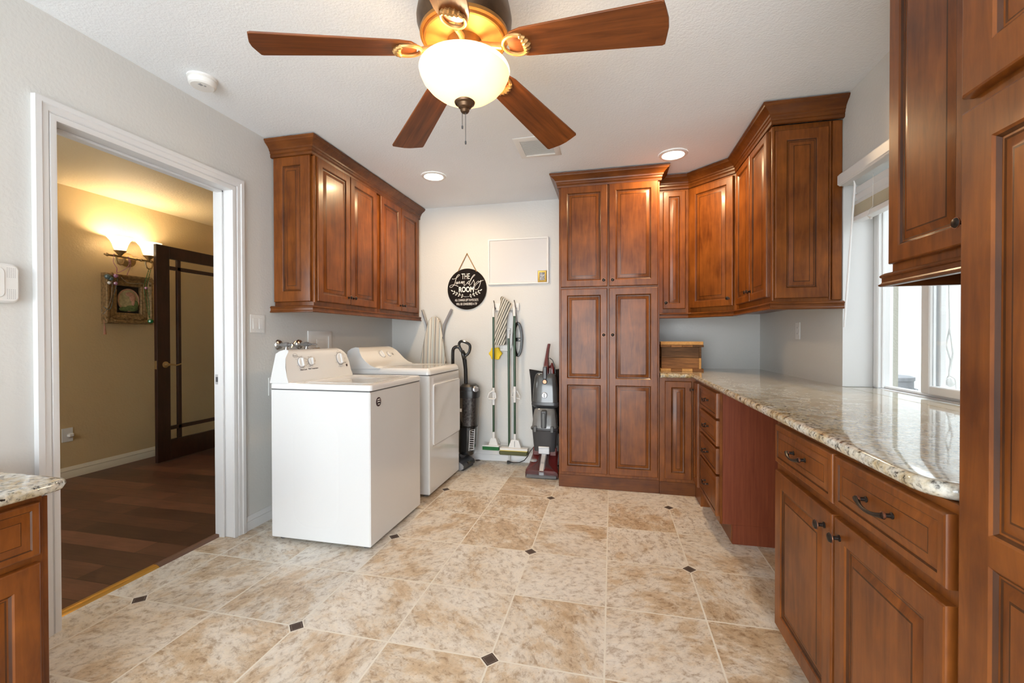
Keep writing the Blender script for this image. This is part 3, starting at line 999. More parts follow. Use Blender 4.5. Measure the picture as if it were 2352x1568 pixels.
# --- pantry (faces -y)
PX, PY = 1.810, 3.515
pa = cabinet('tall four-door pantry cabinet on the back wall beside the carpet cleaner', (PX, PY, 0), 0, 'pantry_cabinet')
carcass(pa, [(0, 0.775, 0, YB - PY - 0.002, 0.0, 2.412)])
add_door(pa, 0.016, 1.610, 0.366, 0.800, kn=(0.366 - 0.027, 0.046))
add_door(pa, 0.396, 1.610, 0.366, 0.800, kn=(0.027, 0.046))
add_door(pa, 0.016, 0.124, 0.366, 1.470, mids=(0.731,), kn=(0.366 - 0.027, 1.103))
add_door(pa, 0.396, 0.124, 0.366, 1.470, mids=(0.731,), kn=(0.027, 1.103))
mb = MB(); mb.box(-0.002, 0.775, -0.004, 0.0, 0.0, 0.100, 0, 0.001); obj('base_board', mb, 'cabinet_wood_flat', pa)
molding('crown_molding', 'crown molding on top of the tall pantry cabinet', [(PX - 0.001, YB - 0.002), (PX - 0.001, PY - 0.001), (PX + 0.776, PY - 0.001), (PX + 0.776, 3.69)], CROWN)

# --- right corner wall cabinets
nb = cabinet('narrow single-door wall cabinet between the pantry and the diagonal corner cabinet', (2.588, 3.76, 1.405), 0)
carcass(nb, [(0, 0.247, 0, YB - 3.762, 0.0, 1.007)])
add_door(nb, 0.048, 0.035, 0.172, 0.955, st=0.042, kn=(0.020, 0.048))
dg = cabinet('diagonal single-door corner wall cabinet above the counter corner', (2.836, 3.760, 1.405), -PI / 4)
mb = MB()
mb.prism([(2.836, 3.760), (3.120, 3.476), (XR - 0.002, 3.476), (XR - 0.002, YB - 0.002), (2.836, YB - 0.002)], 1.405, 2.412)
obj('carcass', mb.xf(inv(dg)), 'cabinet_wood', dg)
add_door(dg, 0.020, 0.035, 0.362, 0.955, kn=(0.362 - 0.030, 0.055))
rc = cabinet('double-door wall cabinet beside the window, raised end panel facing the room', (3.120, 3.474, 1.405), -PI / 2)
carcass(rc, [(0, 0.711, 0, XR - 3.122, 0.0, 1.007)])
add_door(rc, 0.048, 0.035, 0.312, 0.955, st=0.042, kn=(0.312 - 0.020, 0.062))
add_door(rc, 0.368, 0.035, 0.312, 0.955, st=0.042, kn=(0.020, 0.062))
obj('end_panel', panel_front(0.268, 0.950, door_fields(0.268, 0.950, 0.056)), WOOD3, rc, (0.7112, 0.012, 0.022), PI / 2)
mb = MB(); mb.tube([(0.7115, 0.006, 0.01), (0.7115, 0.006, 1.0)], 0.008, 12); mb.tube([(0.7115, 0.292, 0.01), (0.7115, 0.292, 1.0)], 0.007, 12); mb.box(0.7112, 0.7235, 0.300, 0.347, 0.01, 1.0, 0, 0.002); obj('corner_bead', mb, 'cabinet_wood', rc)
q = 0.002
path = [(2.588, 3.758), (2.8365, 3.758), (3.118, 3.4765), (3.118, 2.742), (XR - 0.0015, 2.742)]
molding('crown_molding', 'crown molding bending around the corner cabinets above the counter', path, CROWN)
molding('light_rail', 'light rail bending under the corner cabinets above the counter', path, RAIL, 1.362)

# --- near wall cabinet on the right, partly hidden by the tall cabinet
nw = cabinet('wall cabinet between the window and the tall near cabinet', (3.140, 1.700, 1.420), -PI / 2)
carcass(nw, [(0, 0.752, 0, XR - 3.142, 0.0, 0.99)])
add_door(nw, 0.012, 0.027, 0.345, 0.950, st=0.052, kn=(0.345 - 0.018, 0.055))
add_door(nw, 0.363, 0.027, 0.345, 0.950, st=0.052, kn=(0.018, 0.055))
path = [(XR - 0.0015, 1.703), (3.1375, 1.703), (3.1375, 0.949)]
molding('light_rail', 'beaded light rail under the wall cabinet at the near end of the window', path, RAIL, 1.376)
molding('crown_molding', 'crown molding over the wall cabinet at the near end of the window', path, CROWN)

# --- base cabinets
XB = 2.845
bc = cabinet('corner base cabinet with folding doors next to the pantry', (2.587, 3.51, 0), 0, 'base_cabinet')
mb = MB()
mb.prism([(2.587, 3.51), (XB, 3.51), (XB, 3.306), (XR - 0.002, 3.306), (XR - 0.002, YB - 0.002), (2.587, YB - 0.002)], 0.0, 0.897)
obj('carcass', mb.xf(inv(bc)), 'cabinet_wood', bc)
add_door(bc, 0.036, 0.124, 0.192, 0.748, st=0.045)
d2 = obj('door', panel_front(0.150, 0.748, door_fields(0.150, 0.748, 0.045)), WOOD3, bc, (XB - 2.587, -0.0225, 0.124), -PI / 2)
knob(d2, 0.022, 0.690)
mb = MB(); mb.box(-0.001, 0.258, -0.005, 0.0, 0, 0.098, 0, 0.001); obj('base_board', mb, 'cabinet_wood_flat', bc)
db = cabinet('four-drawer base cabinet beside the knee space under the counter', (XB, 3.304, 0), -PI / 2, 'drawer_cabinet')
mb = MB()
mb.box(0, 0.545, 0.0, 0.620, 0.112, 0.897, 0, 0.001)
mb.box(0, 0.545, 0.066, 0.620, 0.0, 0.112, 0, 0.001)
obj('carcass', mb, 'cabinet_wood', db)
mb = MB(); mb.box(0.5452, 0.5585, 0.014, 0.620, 0.113, 0.897, 0, 0.001); mb.box(0.5452, 0.5585, 0.068, 0.620, 0.0, 0.113, 0, 0.0005); obj('side_panel', mb, 'cherry_panel', db)
mb = MB(); mb.box(0.5452, 0.5590, -0.0005, 0.0135, 0.112, 0.897, 0, 0.001); obj('end_stile', mb, 'cabinet_wood', db)
for z0, z1 in ((0.728, 0.874), (0.562, 0.712), (0.398, 0.548), (0.150, 0.384)):
    add_drawer(db, 0.052, z0, 0.490, z1 - z0, hw=0.075)
b2 = cabinet('near base cabinet with two drawers over two doors under the counter', (XB, 1.840, 0), -PI / 2, 'base_cabinet')
mb = MB()
mb.box(0, 0.890, 0.0, 0.620, 0.105, 0.897, 0, 0.001)
mb.box(0, 0.890, 0.070, 0.620, 0.0, 0.105, 0, 0.001)
obj('carcass', mb, 'cabinet_wood', b2)
add_drawer(b2, 0.030, 0.740, 0.432, 0.140, hw=0.088)
add_drawer(b2, 0.476, 0.740, 0.410, 0.140, hw=0.100)
add_door(b2, 0.030, 0.128, 0.432, 0.582, st=0.055, kn=(0.432 - 0.042, 0.535))
add_door(b2, 0.476, 0.128, 0.410, 0.582, st=0.055, kn=(0.030, 0.535))

# tall cabinet at the right edge of the frame
tcab = cabinet('tall near cabinet at the counter end with stacked panel doors', (2.850, 0.946, 0), -PI / 2, 'tall_cabinet')
mb = MB(); mb.box(0, 1.0, 0, 0.617, 0.1, 2.44, 0, 0.002); mb.box(0, 1.0, 0.07, 0.617, 0.0, 0.1, 0, 0.001); obj('carcass', mb, 'cabinet_wood', tcab)
for x0 in (0.012, 0.505):
    add_door(tcab, x0, 0.100, 0.480, 1.501, st=0.066, mids=(0.753,))
    add_door(tcab, x0, 1.626, 0.480, 0.790, st=0.066)

# --- granite worktop
def slab(name, label, poly, flags, z0, z1, r=0.016, cat='countertop'):
    h = z1 - z0
    st = [(-r, 0.0), (-r * 0.62, h * 0.06), (-r * 0.18, h * 0.22), (0, h * 0.48), (0, h * 0.62), (-r * 0.2, h * 0.84), (-r * 0.55, h * 0.96), (-r, h)]
    rs = []
    for o, z in st:
        rs.append([(x, y, z) for x, y in offset_poly(poly, [o if f else 0.0 for f in flags])])
    mb = MB()
    mb.rings(rs)
    ox, oy = poly[0]
    mb.xf(Matrix.Translation((-ox, -oy, 0)))
    return tag(obj(name, mb, 'granite', loc=(ox, oy, z0), sharp=40), label, cat)


slab('countertop', 'L-shaped speckled granite countertop running from the pantry to the tall cabinet',
     [(2.588, 3.462), (2.806, 3.462), (2.806, 1.030), (2.815, 0.996), (2.840, 0.968), (2.880, 0.949), (XR - 0.0015, 0.949), (XR - 0.0015, YB - 0.0015), (2.588, YB - 0.0015)],
     [1, 1, 1, 1, 1, 0, 0, 0, 0], 0.8985, 0.932)

# --- desk-height cabinet at the left edge of the frame
ld = cabinet('low base cabinet at the left edge beside the hall doorway', (0.580, 0.0, 0), PI / 2, 'desk_cabinet')
mb = MB(); mb.box(0, 0.938, 0, 0.578, 0.09, 0.748, 0, 0.001); mb.box(0, 0.938, 0.06, 0.578, 0, 0.09, 0, 0.001); mb.box(0.9385, 0.955, 0.006, 0.578, 0.0, 0.735, 0, 0.002); obj('carcass', mb, 'cabinet_wood', ld)
for x0 in (0.02, 0.48):
    add_drawer(ld, x0, 0.574, 0.444, 0.155, handle=False)
    add_door(ld, x0, 0.110, 0.444, 0.442, st=0.060)
slab('countertop', 'small granite desk top at the left edge of the frame',
     [(0.003, -0.02), (0.630, -0.02), (0.630, 0.935), (0.622, 0.965), (0.600, 0.985), (0.003, 0.985)], [0, 1, 1, 1, 1, 0], 0.7495, 0.783)
# ------------------------------------------------------------------ laundry machines
def console(y0, y1, prof, ri, top_in, n=18):
    """extruded console: profile (x,z) front->top->back, ends pulled in toward the top"""
    zb = min(z for x, z in prof); zt = max(z for x, z in prof)
    rs = []
    for k in range(n + 1):
        t = k / n
        rs.append(t)
    mb = MB()
    sec = []
    W_ = y1 - y0
    for (x, z) in prof:
        f = (z - zb) / (zt - zb)
        ins = top_in * f + ri * max(0.0, (f - 0.55) / 0.45) ** 2.2
        sec.append((x, z, y0 + ins, y1 - ins))
    m = 14
    rings = []
    for k in range(m + 1):
        t = k / m
        rings.append([(x, a + (b - a) * t, z) for x, z, a, b in sec])
    mb.rings(rings)
    return mb


def dial(parent, T, r, d=0.016, grip=True, name='knob'):
    mb = MB()
    mb.lathe([(r * 1.12, 0), (r * 1.14, 0.0015), (r * 1.02, 0.0025)], n=28, mat=1, T=T)
    mb.lathe([(r, 0.001), (r, 0.006), (r * 0.9, 0.010), (r * 0.5, 0.0115), (0.001, 0.012)], n=28, mat=0, T=T)
    if grip:
        mb.box(-r * 0.26, r * 0.26, -r * 0.9, r * 0.9, 0.006, d + 0.006, 0, 0.004, T=T)
    return obj(name, mb, ['enamel', 'grey_print'], parent)


wy0, wy1, wxb, wxf = 2.195, 2.850, 0.235, 0.902
wa = thing('washing_machine', 'white top-load washing machine nearest the doorway with round logo badge', 'washing machine', (0.57, 2.52, 0))
I = inv(wa)
mb = MB()
mb.box(wxb + 0.01, wxf, wy0, wy1, 0.020, 0.900, 0, 0.006)
# pressed ridges on the visible side
for (x0, x1, z0, z1, d) in ((0.40, 0.70, 0.10, 0.72, 0.0010),):
    ry = rpoly(x0, x1, z0, z1, 0.10, 8)
    ri_ = offset_poly(ry, [-0.012] * len(ry))
    mb.rings([[(x, wy0 + 0.0001, z) for x, z in ry], [(x, wy0 - d, z) for x, z in ri_]], 0, False, True)
obj('body', mb.xf(I), 'enamel', wa)
mb = MB(); mb.box(wxb + 0.016, wxf - 0.003, wy0 + 0.004, wy1 - 0.004, 0.899, 0.906); obj('seam', mb.xf(I), 'dark_seam', wa)
mb = MB()
pl = rpoly(wxb + 0.005, wxf + 0.008, wy0 - 0.003, wy1 + 0.003, 0.022, 6)
op = rpoly(0.40, wxf - 0.030, wy0 + 0.060, wy1 - 0.060, 0.05, 6)
mb.rings([[(x, y, 0.905) for x, y in offset_poly(pl, [-0.004] * len(pl))], [(x, y, 0.909) for x, y in pl], [(x, y, 0.928) for x, y in pl], [(x, y, 0.937) for x, y in offset_poly(pl, [-0.005] * len(pl))], [(x, y, 0.940) for x, y in offset_poly(pl, [-0.014] * len(pl))]], 0, True, False)
A = [(x, y, 0.940) for x, y in offset_poly(pl, [-0.014] * len(pl))]
mb.rings([A, [(x, y, 0.940) for x, y in op], [(x, y, 0.934) for x, y in offset_poly(op, [-0.008] * len(op))]], 0, False, True)
obj('top_deck', mb.xf(I), 'enamel', wa)
mb = MB()
lp = rpoly(0.415, wxf - 0.040, wy0 + 0.072, wy1 - 0.072, 0.045, 6)
lq = offset_poly(lp, [-0.035] * len(lp))
mb.rings([[(x, y, 0.933) for x, y in lp], [(x, y, 0.941) for x, y in lp], [(x, y, 0.943) for x, y in offset_poly(lp, [-0.006] * len(lp))], [(x, y, 0.9425) for x, y in offset_poly(lp, [-0.02] * len(lp))], [(x, y, 0.938) for x, y in lq]], 0, True, True)
obj('lid', mb.xf(I), 'enamel', wa)
cp = [(0.368, 0.938), (0.364, 0.952), (0.355, 0.975), (0.343, 1.03), (0.331, 1.085), (0.325, 1.105), (0.315, 1.122), (0.296, 1.132), (0.268, 1.134), (0.248, 1.126), (0.240, 1.11), (0.238, 0.938)]
wcon = console(wy0 + 0.002, wy1 - 0.002, cp, 0.075, 0.010).xf(I)
tilt = math.atan2(0.024, 0.11)


def cface(y, z, xo=0.0):
    """point on the washer console face; z axis of the returned frame is the outward normal"""
    x = 0.355 - (z - 0.975) * 0.2182 + xo
    R = Matrix(((0, -math.sin(tilt), math.cos(tilt), x), (1, 0, 0, y), (0, math.cos(tilt), math.sin(tilt), z), (0, 0, 0, 1)))
    return I @ R


dial(wa, cface(2.345, 1.055), 0.031)
dial(wa, cface(2.432, 1.056), 0.025)
dial(wa, cface(2.742, 1.060), 0.040)


def ctext(s, y, z, size, mat='grey_print', nm='lettering', sx=1.0):
    text_mesh(nm, s, size, mat, wa, cface(y, z, 0.0010), 0.0003, sx)


ctext('Water Level', 2.352, 1.008, 0.012, 'dark_print')
ctext('Wash Temperature', 2.442, 1.010, 0.012, 'dark_print')
ctext('Start', 2.735, 1.118, 0.008)
ctext('Wash Signal', 2.79, 1.030, 0.006)
mb = MB()
Tq = cface(2.300, 1.098, 0.0008)
mb.lathe([(0.021, 0.0), (0.021, 0.0006), (0.0185, 0.0006), (0.0185, 0.0)], n=28, T=Tq @ Matrix.Diagonal((1.0, 0.62, 1, 1)), cap=False)
obj('logo_ring', mb, 'grey_print', wa)
ctext('Roper', 2.300, 1.098, 0.012)
mb = wcon
rq = random.Random(3)
for (yc, zc, r0) in ((2.345, 1.055, 0.042), (2.432, 1.056, 0.035), (2.742, 1.060, 0.052)):
    for k in range(9):
        a = math.radians(-60 + k * 37.5)
        yy, zz = yc + r0 * 1.12 * math.sin(a), zc + r0 * 0.92 * math.cos(a)
        if zz < 1.012: continue
        wd = rq.uniform(0.006, 0.014)
        mb.box(-wd / 2, wd / 2, -0.0012, 0.0012, -0.004, 0.0003, 1, T=cface(yy, zz, 0.0008))
for k in range(6):
    mb.box(-0.0022, 0.0022, -0.0018, 0.0018, -0.004, 0.0004, 1, T=cface(2.708 + k * 0.0125, 1.006, 0.0008))
obj('control_console', wcon, ['enamel', 'grey_print'], wa, sharp=50)
mb = MB(); mb.lathe([(0.009, 0), (0.009, 0.002), (0.001, 0.003)], n=16, T=cface(2.803, 1.010, 0.0005)); obj('start_button', mb, 'dark_print', wa)
# round badge on the front
bt = Matrix(((0, 0, 1, wxf - 0.0005), (1, 0, 0, 2.286), (0, 1, 0, 0.834), (0, 0, 0, 1)))
mb = MB(); mb.lathe([(0.027, 0), (0.027, 0.0022), (0.025, 0.003), (0.001, 0.003)], n=30, T=I @ bt); bd = obj('badge', mb, 'dark_print', wa)
mb = MB()
for yo, w_, cv in ((0.011, 0.017, 0.004), (0.0, 0.018, 0.003), (-0.011, 0.010, -0.002)):
    rr_ = []
    for k in range(9):
        q_ = -1 + k / 4
        rr_.append((w_ * q_, yo + cv * (1 - q_ * q_), 0.0032))
    mb.tube([tuple(p_) for p_ in rr_], [0.0006 + 0.0022 * (1 - (-1 + k / 4) ** 2) for k in range(9)], 6, T=I @ bt)
obj('badge_emblem', mb, 'white_print', bd)
for x in (0.29, 0.85):
    for y in (2.25, 2.795):
        mb = MB(); mb.lathe([(0.022, 0.0), (0.022, 0.012), (0.012, 0.021)], c=(x, y, 0), n=14); obj('levelling_foot', mb.xf(I), 'dark_seam', wa)

# dryer
dy0, dy1, dxb, dxf = 3.040, 3.690, 0.165, 0.888
dr = thing('clothes_dryer', 'white front-load clothes dryer standing behind the washer', 'dryer', (0.53, 3.365, 0))
I = inv(dr)
mb = MB(); mb.box(dxb + 0.01, dxf, dy0, dy1, 0.016, 0.920, 0, 0.007); obj('body', mb.xf(I), 'enamel', dr)
mb = MB(); mb.box(dxb + 0.02, dxf - 0.003, dy0 + 0.004, dy1 - 0.004, 0.919, 0.926); obj('seam', mb.xf(I), 'dark_seam', dr)
pl = rpoly(dxb + 0.005, dxf + 0.004, dy0 - 0.002, dy1 + 0.002, 0.03, 6)
mb = MB()
mb.rings([[(x, y, 0.925) for x, y in pl], [(x, y, 0.938) for x, y in pl], [(x, y, 0.955) for x, y in offset_poly(pl, [-0.006] * len(pl))], [(x, y, 0.968) for x, y in offset_poly(pl, [-0.016] * len(pl))], [(x, y, 0.974) for x, y in offset_poly(pl, [-0.030] * len(pl))], [(x, y, 0.972) for x, y in offset_poly(pl, [-0.05] * len(pl))]])
obj('top_deck', mb.xf(I), 'enamel', dr)
cp = [(0.480, 0.968), (0.440, 0.975), (0.395, 0.992), (0.355, 1.02), (0.320, 1.055), (0.290, 1.092), (0.268, 1.115), (0.245, 1.128), (0.215, 1.131), (0.190, 1.122), (0.178, 1.10), (0.175, 0.96)]
dcon = console(dy0 + 0.001, dy1 - 0.001, cp, 0.075, 0.008).xf(I)
td = math.atan2(0.085, 0.108)


def dface(y, z, xo=0.0):
    x = 0.320 - (z - 1.055) * 0.80 + xo
    R = Matrix(((0, -math.sin(td), math.cos(td), x), (1, 0, 0, y), (0, math.cos(td), math.sin(td), z), (0, 0, 0, 1)))
    return I @ R


dial(dr, dface(3.365, 1.064), 0.034)
dial(dr, dface(3.480, 1.064), 0.025, grip=False)
mb = MB(); mb.lathe([(0.011, 0), (0.011, 0.004), (0.001, 0.005)], n=16, T=dface(3.545, 1.064)); obj('start_button', mb, 'grey_print', dr)
mb = dcon
mb.box(-0.02, 0.02, -0.0015, 0.0015, -0.004, 0.0004, 1, T=dface(3.165, 1.020, 0.002))
for k in range(10):
    a = math.radians(-130 + k * 28)
    mb.box(-0.004, 0.004, -0.001, 0.001, -0.004, 0.0004, 1, T=dface(3.365 + 0.05 * math.sin(a), 1.064 + 0.036 * math.cos(a), 0.001))
obj('control_console', dcon, ['enamel', 'grey_print'], dr, sharp=50)
TX = Matrix(((0, 0, 1, dxf), (1, 0, 0, 0), (0, 1, 0, 0), (0, 0, 0, 1)))   # (y, z, out)
mb = MB()
o1 = rpoly(3.082, 3.682, 0.370, 0.905, 0.022, 5)
o2 = offset_poly(o1, [-0.006] * len(o1))
mb.rings([[(y, z, 0.0005) for y, z in o1], [(y, z, 0.004) for y, z in o2]], 0, True, True, T=I @ TX)
obj('door_surround', mb, 'enamel', dr)
mb = MB()
o1 = rpoly(3.096, 3.676, 0.378, 0.850, 0.022, 5)
mb.rings([[(y, z, 0.004) for y, z in o1], [(y, z, 0.010) for y, z in o1], [(y, z, 0.014) for y, z in offset_poly(o1, [-0.004] * len(o1))], [(y, z, 0.0135) for y, z in offset_poly(o1, [-0.010] * len(o1))], [(y, z, 0.0115) for y, z in offset_poly(o1, [-0.016] * len(o1))]], 0, True, True, T=I @ TX)
obj('door', mb, 'enamel', dr)
mb = MB()
o1 = rpoly(3.110, 3.668, 0.860, 0.898, 0.012, 5)
mb.rings([[(y, z, 0.0045) for y, z in o1], [(y, z, 0.0055) for y, z in offset_poly(o1, [-0.003] * len(o1))]], 0, True, True, T=I @ TX)
obj('door_pull', mb, 'grey_sensor', dr)
for x in (0.22, 0.84):
    for y in (3.09, 3.64):
        mb = MB(); mb.lathe([(0.022, 0.0), (0.022, 0.010), (0.012, 0.017)], c=(x, y, 0), n=14); obj('levelling_foot', mb.xf(I), 'dark_seam', dr)

# ------------------------------------------------------------------ left wall fittings
def wall_plate(name, label, cat, loc, w, h, rotz, kind):
    """plate facing local -y"""
    t = thing(name, label, cat, loc, rotz)
    mb = MB(); mb.box(-w / 2, w / 2, -0.006, -0.0005, -h / 2, h / 2, 0, 0.003); obj('plate', mb, 'white_plastic', t)
    return t


sw = wall_plate('light_switch', 'white double rocker light switch beside the hall doorway', 'light switch', (0, 2.357, 1.298), 0.118, 0.117, PI / 2, 2)
for sx in (-0.024, 0.024):
    mb = MB(); mb.box(sx - 0.0165, sx + 0.0165, -0.0075, -0.005, -0.034, 0.034, 0, 0.001)
    mb.add([(sx - 0.015, -0.007, 0.032), (sx + 0.015, -0.007, 0.032), (sx + 0.015, -0.0105, -0.032), (sx - 0.015, -0.0105, -0.032), (sx - 0.015, -0.006, 0.032), (sx + 0.015, -0.006, 0.032), (sx + 0.015, -0.006, -0.032), (sx - 0.015, -0.006, -0.032)], [(0, 1, 2, 3), (4, 7, 6, 5), (0, 3, 7, 4), (1, 5, 6, 2), (3, 2, 6, 7), (0, 4, 5, 1)])
    obj('rocker', mb, 'white_plastic', sw)
for sx in (-0.024, 0.024):
    for z in (-0.048, 0.048):
        mb = MB(); mb.lathe([(0.002, 0), (0.002, 0.001)], n=8, T=at(AX_NY, sx, -0.006, z)); obj('screw', mb, 'grey_sensor', sw)


def outlet(label, loc, rotz, w=0.072, h=0.118, plug=False):
    t = wall_plate('wall_outlet', label, 'outlet', loc, w, h, rotz, 1)
    for z in (-0.02, 0.02):
        mb = MB(); mb.prism(rpoly(-0.015, 0.015, z - 0.013, z + 0.013, 0.008, 4), 0.005, 0.0075, T=AX_NY)
        for x in (-0.006, 0.006): mb.box(x - 0.001, x + 0.001, -0.0079, -0.007, z - 0.003, z + 0.005, 1)
        obj('socket', mb, ['white_plastic', 'dark_seam'], t)
    return t


outlet('white outlet on the left wall half hidden behind the washer', (0, 2.480, 0.882), PI / 2, 0.072, 0.120)
mb = MB(); mb.box(0.0085, 0.038, 2.466, 2.494, 0.845, 0.878, 0, 0.006); mb.tube([(0.036, 2.48, 0.860), (0.06, 2.482, 0.85), (0.085, 2.50, 0.80), (0.10, 2.53, 0.70)], 0.005, 8)
tag(obj('power_plug', mb, 'black_plastic'), 'black plug in the outlet behind the washer', 'plug')
outlet('white outlet on the right wall above the counter corner', (XR, 3.330, 1.250), -PI / 2)
t = thing('alarm_sensor', 'white alarm panel with speaker slots on the left wall edge', 'alarm panel', (0, 1.122, 1.412), PI / 2)
mb = MB()
op = rpoly(-0.068, 0.068, -0.073, 0.073, 0.02, 5)
op = [(x + (0.010 * (1 - (z / 0.073) ** 2) if x > 0 else 0), z) for x, z in op]
mb.rings([[(x, z, 0.0005) for x, z in op], [(x, z, 0.020) for x, z in op], [(x, z, 0.028) for x, z in offset_poly(op, [-0.007] * len(op))]], 0, True, True, T=AX_NY)
obj('housing', mb, 'white_plastic', t)
mb = MB(); mb.prism(rpoly(-0.05, 0.028, -0.055, 0.058, 0.02, 5), 0.028, 0.0305, T=AX_NY, ch=0.001); obj('cover', mb, 'white_plastic', t)
mb = MB()
for i in range(5):
    for j in range(7):
        for zc in (-0.04, 0.04): mb.lathe([(0.0013, 0), (0.0013, 0.0004)], n=6, T=at(AX_NY, 0.036 + i * 0.0055, -0.0281, zc + (j - 3) * 0.0055))
g_ = obj('speaker_holes', mb, 'grey_print', t)

# laundry valves, standpipe box
for i, (y, lab) in enumerate(((2.537, 'chrome laundry valve with cross handle nearest the doorway'), (2.737, 'chrome laundry valve with lever handle next to the recessed white box'))):
    t = thing('laundry_valve', lab, 'water valve', (0, y, 1.160), PI / 2, 'laundry water valves')
    mb = MB(); mb.lathe([(0.036, 0.0005), (0.036, 0.004), (0.030, 0.012), (0.014, 0.018), (0.012, 0.020)], n=24, T=AX_NY); obj('escutcheon', mb, 'chrome', t)
    mb = MB(); mb.lathe([(0.010, 0.015), (0.010, 0.045), (0.016, 0.050), (0.018, 0.065), (0.016, 0.080), (0.010, 0.085), (0.010, 0.100), (0.006, 0.104), (0.006, 0.118)], n=16, T=AX_NY); obj('valve_body', mb, 'grey_steel', t)
    mb = MB(); mb.lathe([(0.009, 0.0), (0.009, -0.022), (0.015, -0.024), (0.015, -0.040), (0.009, -0.042), (0.008, -0.085), (0.008, -0.20)], c=(0, -0.065, 0), n=14); obj('hose', mb, 'chrome', t)
    mb = MB()
    if i == 0:
        mb.tube([(-0.022, -0.118, -0.020), (0.022, -0.118, 0.024)], [0.006, 0.0055], 8); mb.tube([(-0.016, -0.118, 0.010), (0.016, -0.118, -0.010)], 0.0045, 8); mb.ball((0, -0.118, 0), 0.009, 10)
    else:
        mb.tube([(0, -0.112, 0), (0.004, -0.135, 0.0), (0.006, -0.15, -0.001)], [0.008, 0.007, 0.004], 10, flat=0.6)
    obj('handle', mb, 'chrome', t)
t = thing('outlet_box', 'recessed white washer outlet box on the left wall', 'wall box', (0, 2.970, 1.160), PI / 2)
mb = MB()
pl = [(-0.140, -0.10), (0.140, -0.10), (0.140, 0.100), (-0.140, 0.100)]
iq = [(-0.100, -0.06), (0.100, -0.06), (0.100, 0.058), (-0.100, 0.058)]
mb.rings([[(x, z, 0.0005) for x, z in pl], [(x, z, 0.008) for x, z in pl], [(x, z, 0.010) for x, z in offset_poly(pl, [-0.004] * 4)], [(x, z, 0.010) for x, z in iq], [(x, z, 0.0025) for x, z in iq]], 0, True, True, T=AX_NY)
obj('frame', mb, 'white_plastic', t)
mb = MB(); mb.box(-0.045, 0.05, -0.007, -0.003, -0.05, 0.035, 0, 0.001); mb.box(-0.03, 0.035, -0.009, -0.006, 0.012, 0.028, 0, 0.001); obj('inner_plate', mb, 'white_plastic', t)
mb = MB(); mb.tube([(-0.09, -0.012, -0.045), (-0.03, -0.014, -0.04), (0.02, -0.02, -0.07)], 0.012, 10); obj('drain_hose', mb, 'brown_pipe', t)

# ------------------------------------------------------------------ back wall
YW = YB - 0.0005
sg = thing('laundry_sign', 'round black laundry room sign hanging from a jute cord', 'sign', (0.823, YW, 1.690))
mb = MB(); mb.lathe([(0.205, 0.003), (0.205, 0.010), (0.001, 0.010)], n=56, mat=1, T=AX_NY); mb.lathe([(0.204, 0.010), (0.2035, 0.0125), (0.001, 0.0125)], n=56, mat=0, T=AX_NY); obj('board', mb, ['sign_black', 'sign_edge'], sg)
mb = MB()
mb.tube([(-0.092, -0.010, 0.180), (-0.004, -0.008, 0.345), (0.0, -0.010, 0.350), (0.004, -0.008, 0.345), (0.100, -0.010, 0.170)], 0.0045, 8)
mb.ball((0, -0.006, 0.352), 0.006, 8)
obj('hanging_cord', mb, 'jute', sg)
FY = -0.0128


def stext(s, x, z, size, sx=1.0, bold=0.0):
    return text_mesh('lettering', s, size, 'white_print', sg, at(TXY, x, FY, z), 0.0006, sx, bold=bold)


stext('THE', -0.012, 0.124, 0.080, 0.60)
stext('ROOM', -0.006, -0.006, 0.072, 0.74, 0.0022)
stext('ALL CHANGE LEFT IN POCKETS', -0.003, -0.110, 0.033, 0.52)
stext('WILL BE CONSIDERED A TIP', -0.003, -0.149, 0.033, 0.52)


def spline(pts, k=6):
    out = []
    P = [Vector((*p, 0)) for p in pts]
    for i in range(len(P) - 1):
        p0, p1, p2, p3 = P[max(i - 1, 0)], P[i], P[i + 1], P[min(i + 2, len(P) - 1)]
        for j in range(k):
            t = j / k
            out.append(0.5 * ((2 * p1) + (p2 - p0) * t + (2 * p0 - 5 * p1 + 4 * p2 - p3) * t * t + (3 * p1 - p0 - 3 * p2 + p3) * t ** 3))
    out.append(P[-1])
    return out


# script word traced in sign units: picture px of the photographed sign, origin at the disc centre
def sgn(px, py):
    return ((px - 722) / 587 * 0.205, (826 - py) / 617 * 0.205)


words = [
    [(275, 510), (340, 512), (410, 480), (480, 430), (505, 395), (475, 385), (430, 430), (395, 520), (365, 620), (320, 710), (260, 760), (210, 755), (215, 715), (280, 690), (370, 700), (465, 740)],
    [(445, 610), (410, 610), (395, 645), (410, 665), (440, 620), (450, 605), (440, 660), (465, 650), (490, 600)],
    [(490, 600), (500, 590), (500, 650), (530, 640), (560, 590), (560, 650), (590, 600)],
    [(590, 600), (600, 590), (590, 670), (620, 610), (645, 590), (640, 660), (640, 715), (690, 690), (740, 620)],
    [(820, 600), (780, 590), (745, 640), (770, 670), (820, 600), (880, 500), (950, 430), (960, 405), (920, 420), (850, 520), (800, 650), (800, 715), (850, 680), (900, 600)],
    [(900, 600), (930, 550), (925, 590), (945, 620), (935, 740), (960, 690), (1050, 600)],
    [(1060, 590), (1080, 620), (1120, 600), (1140, 580), (1110, 700), (1060, 810), (990, 850), (945, 820), (960, 750), (1020, 680), (1120, 610), (1215, 578)],
]
mb = MB()
for w_ in words:
    pts = spline([sgn(*p) for p in w_])
    n_ = len(pts)
    mb.tube([(p.x, FY, p.y) for p in pts], [0.0026 if (i > 0 and pts[i].y < pts[i - 1].y) else 0.0019 for i in range(n_)], 6)
obj('script_lettering', mb, 'white_print', sg)
mb = MB()
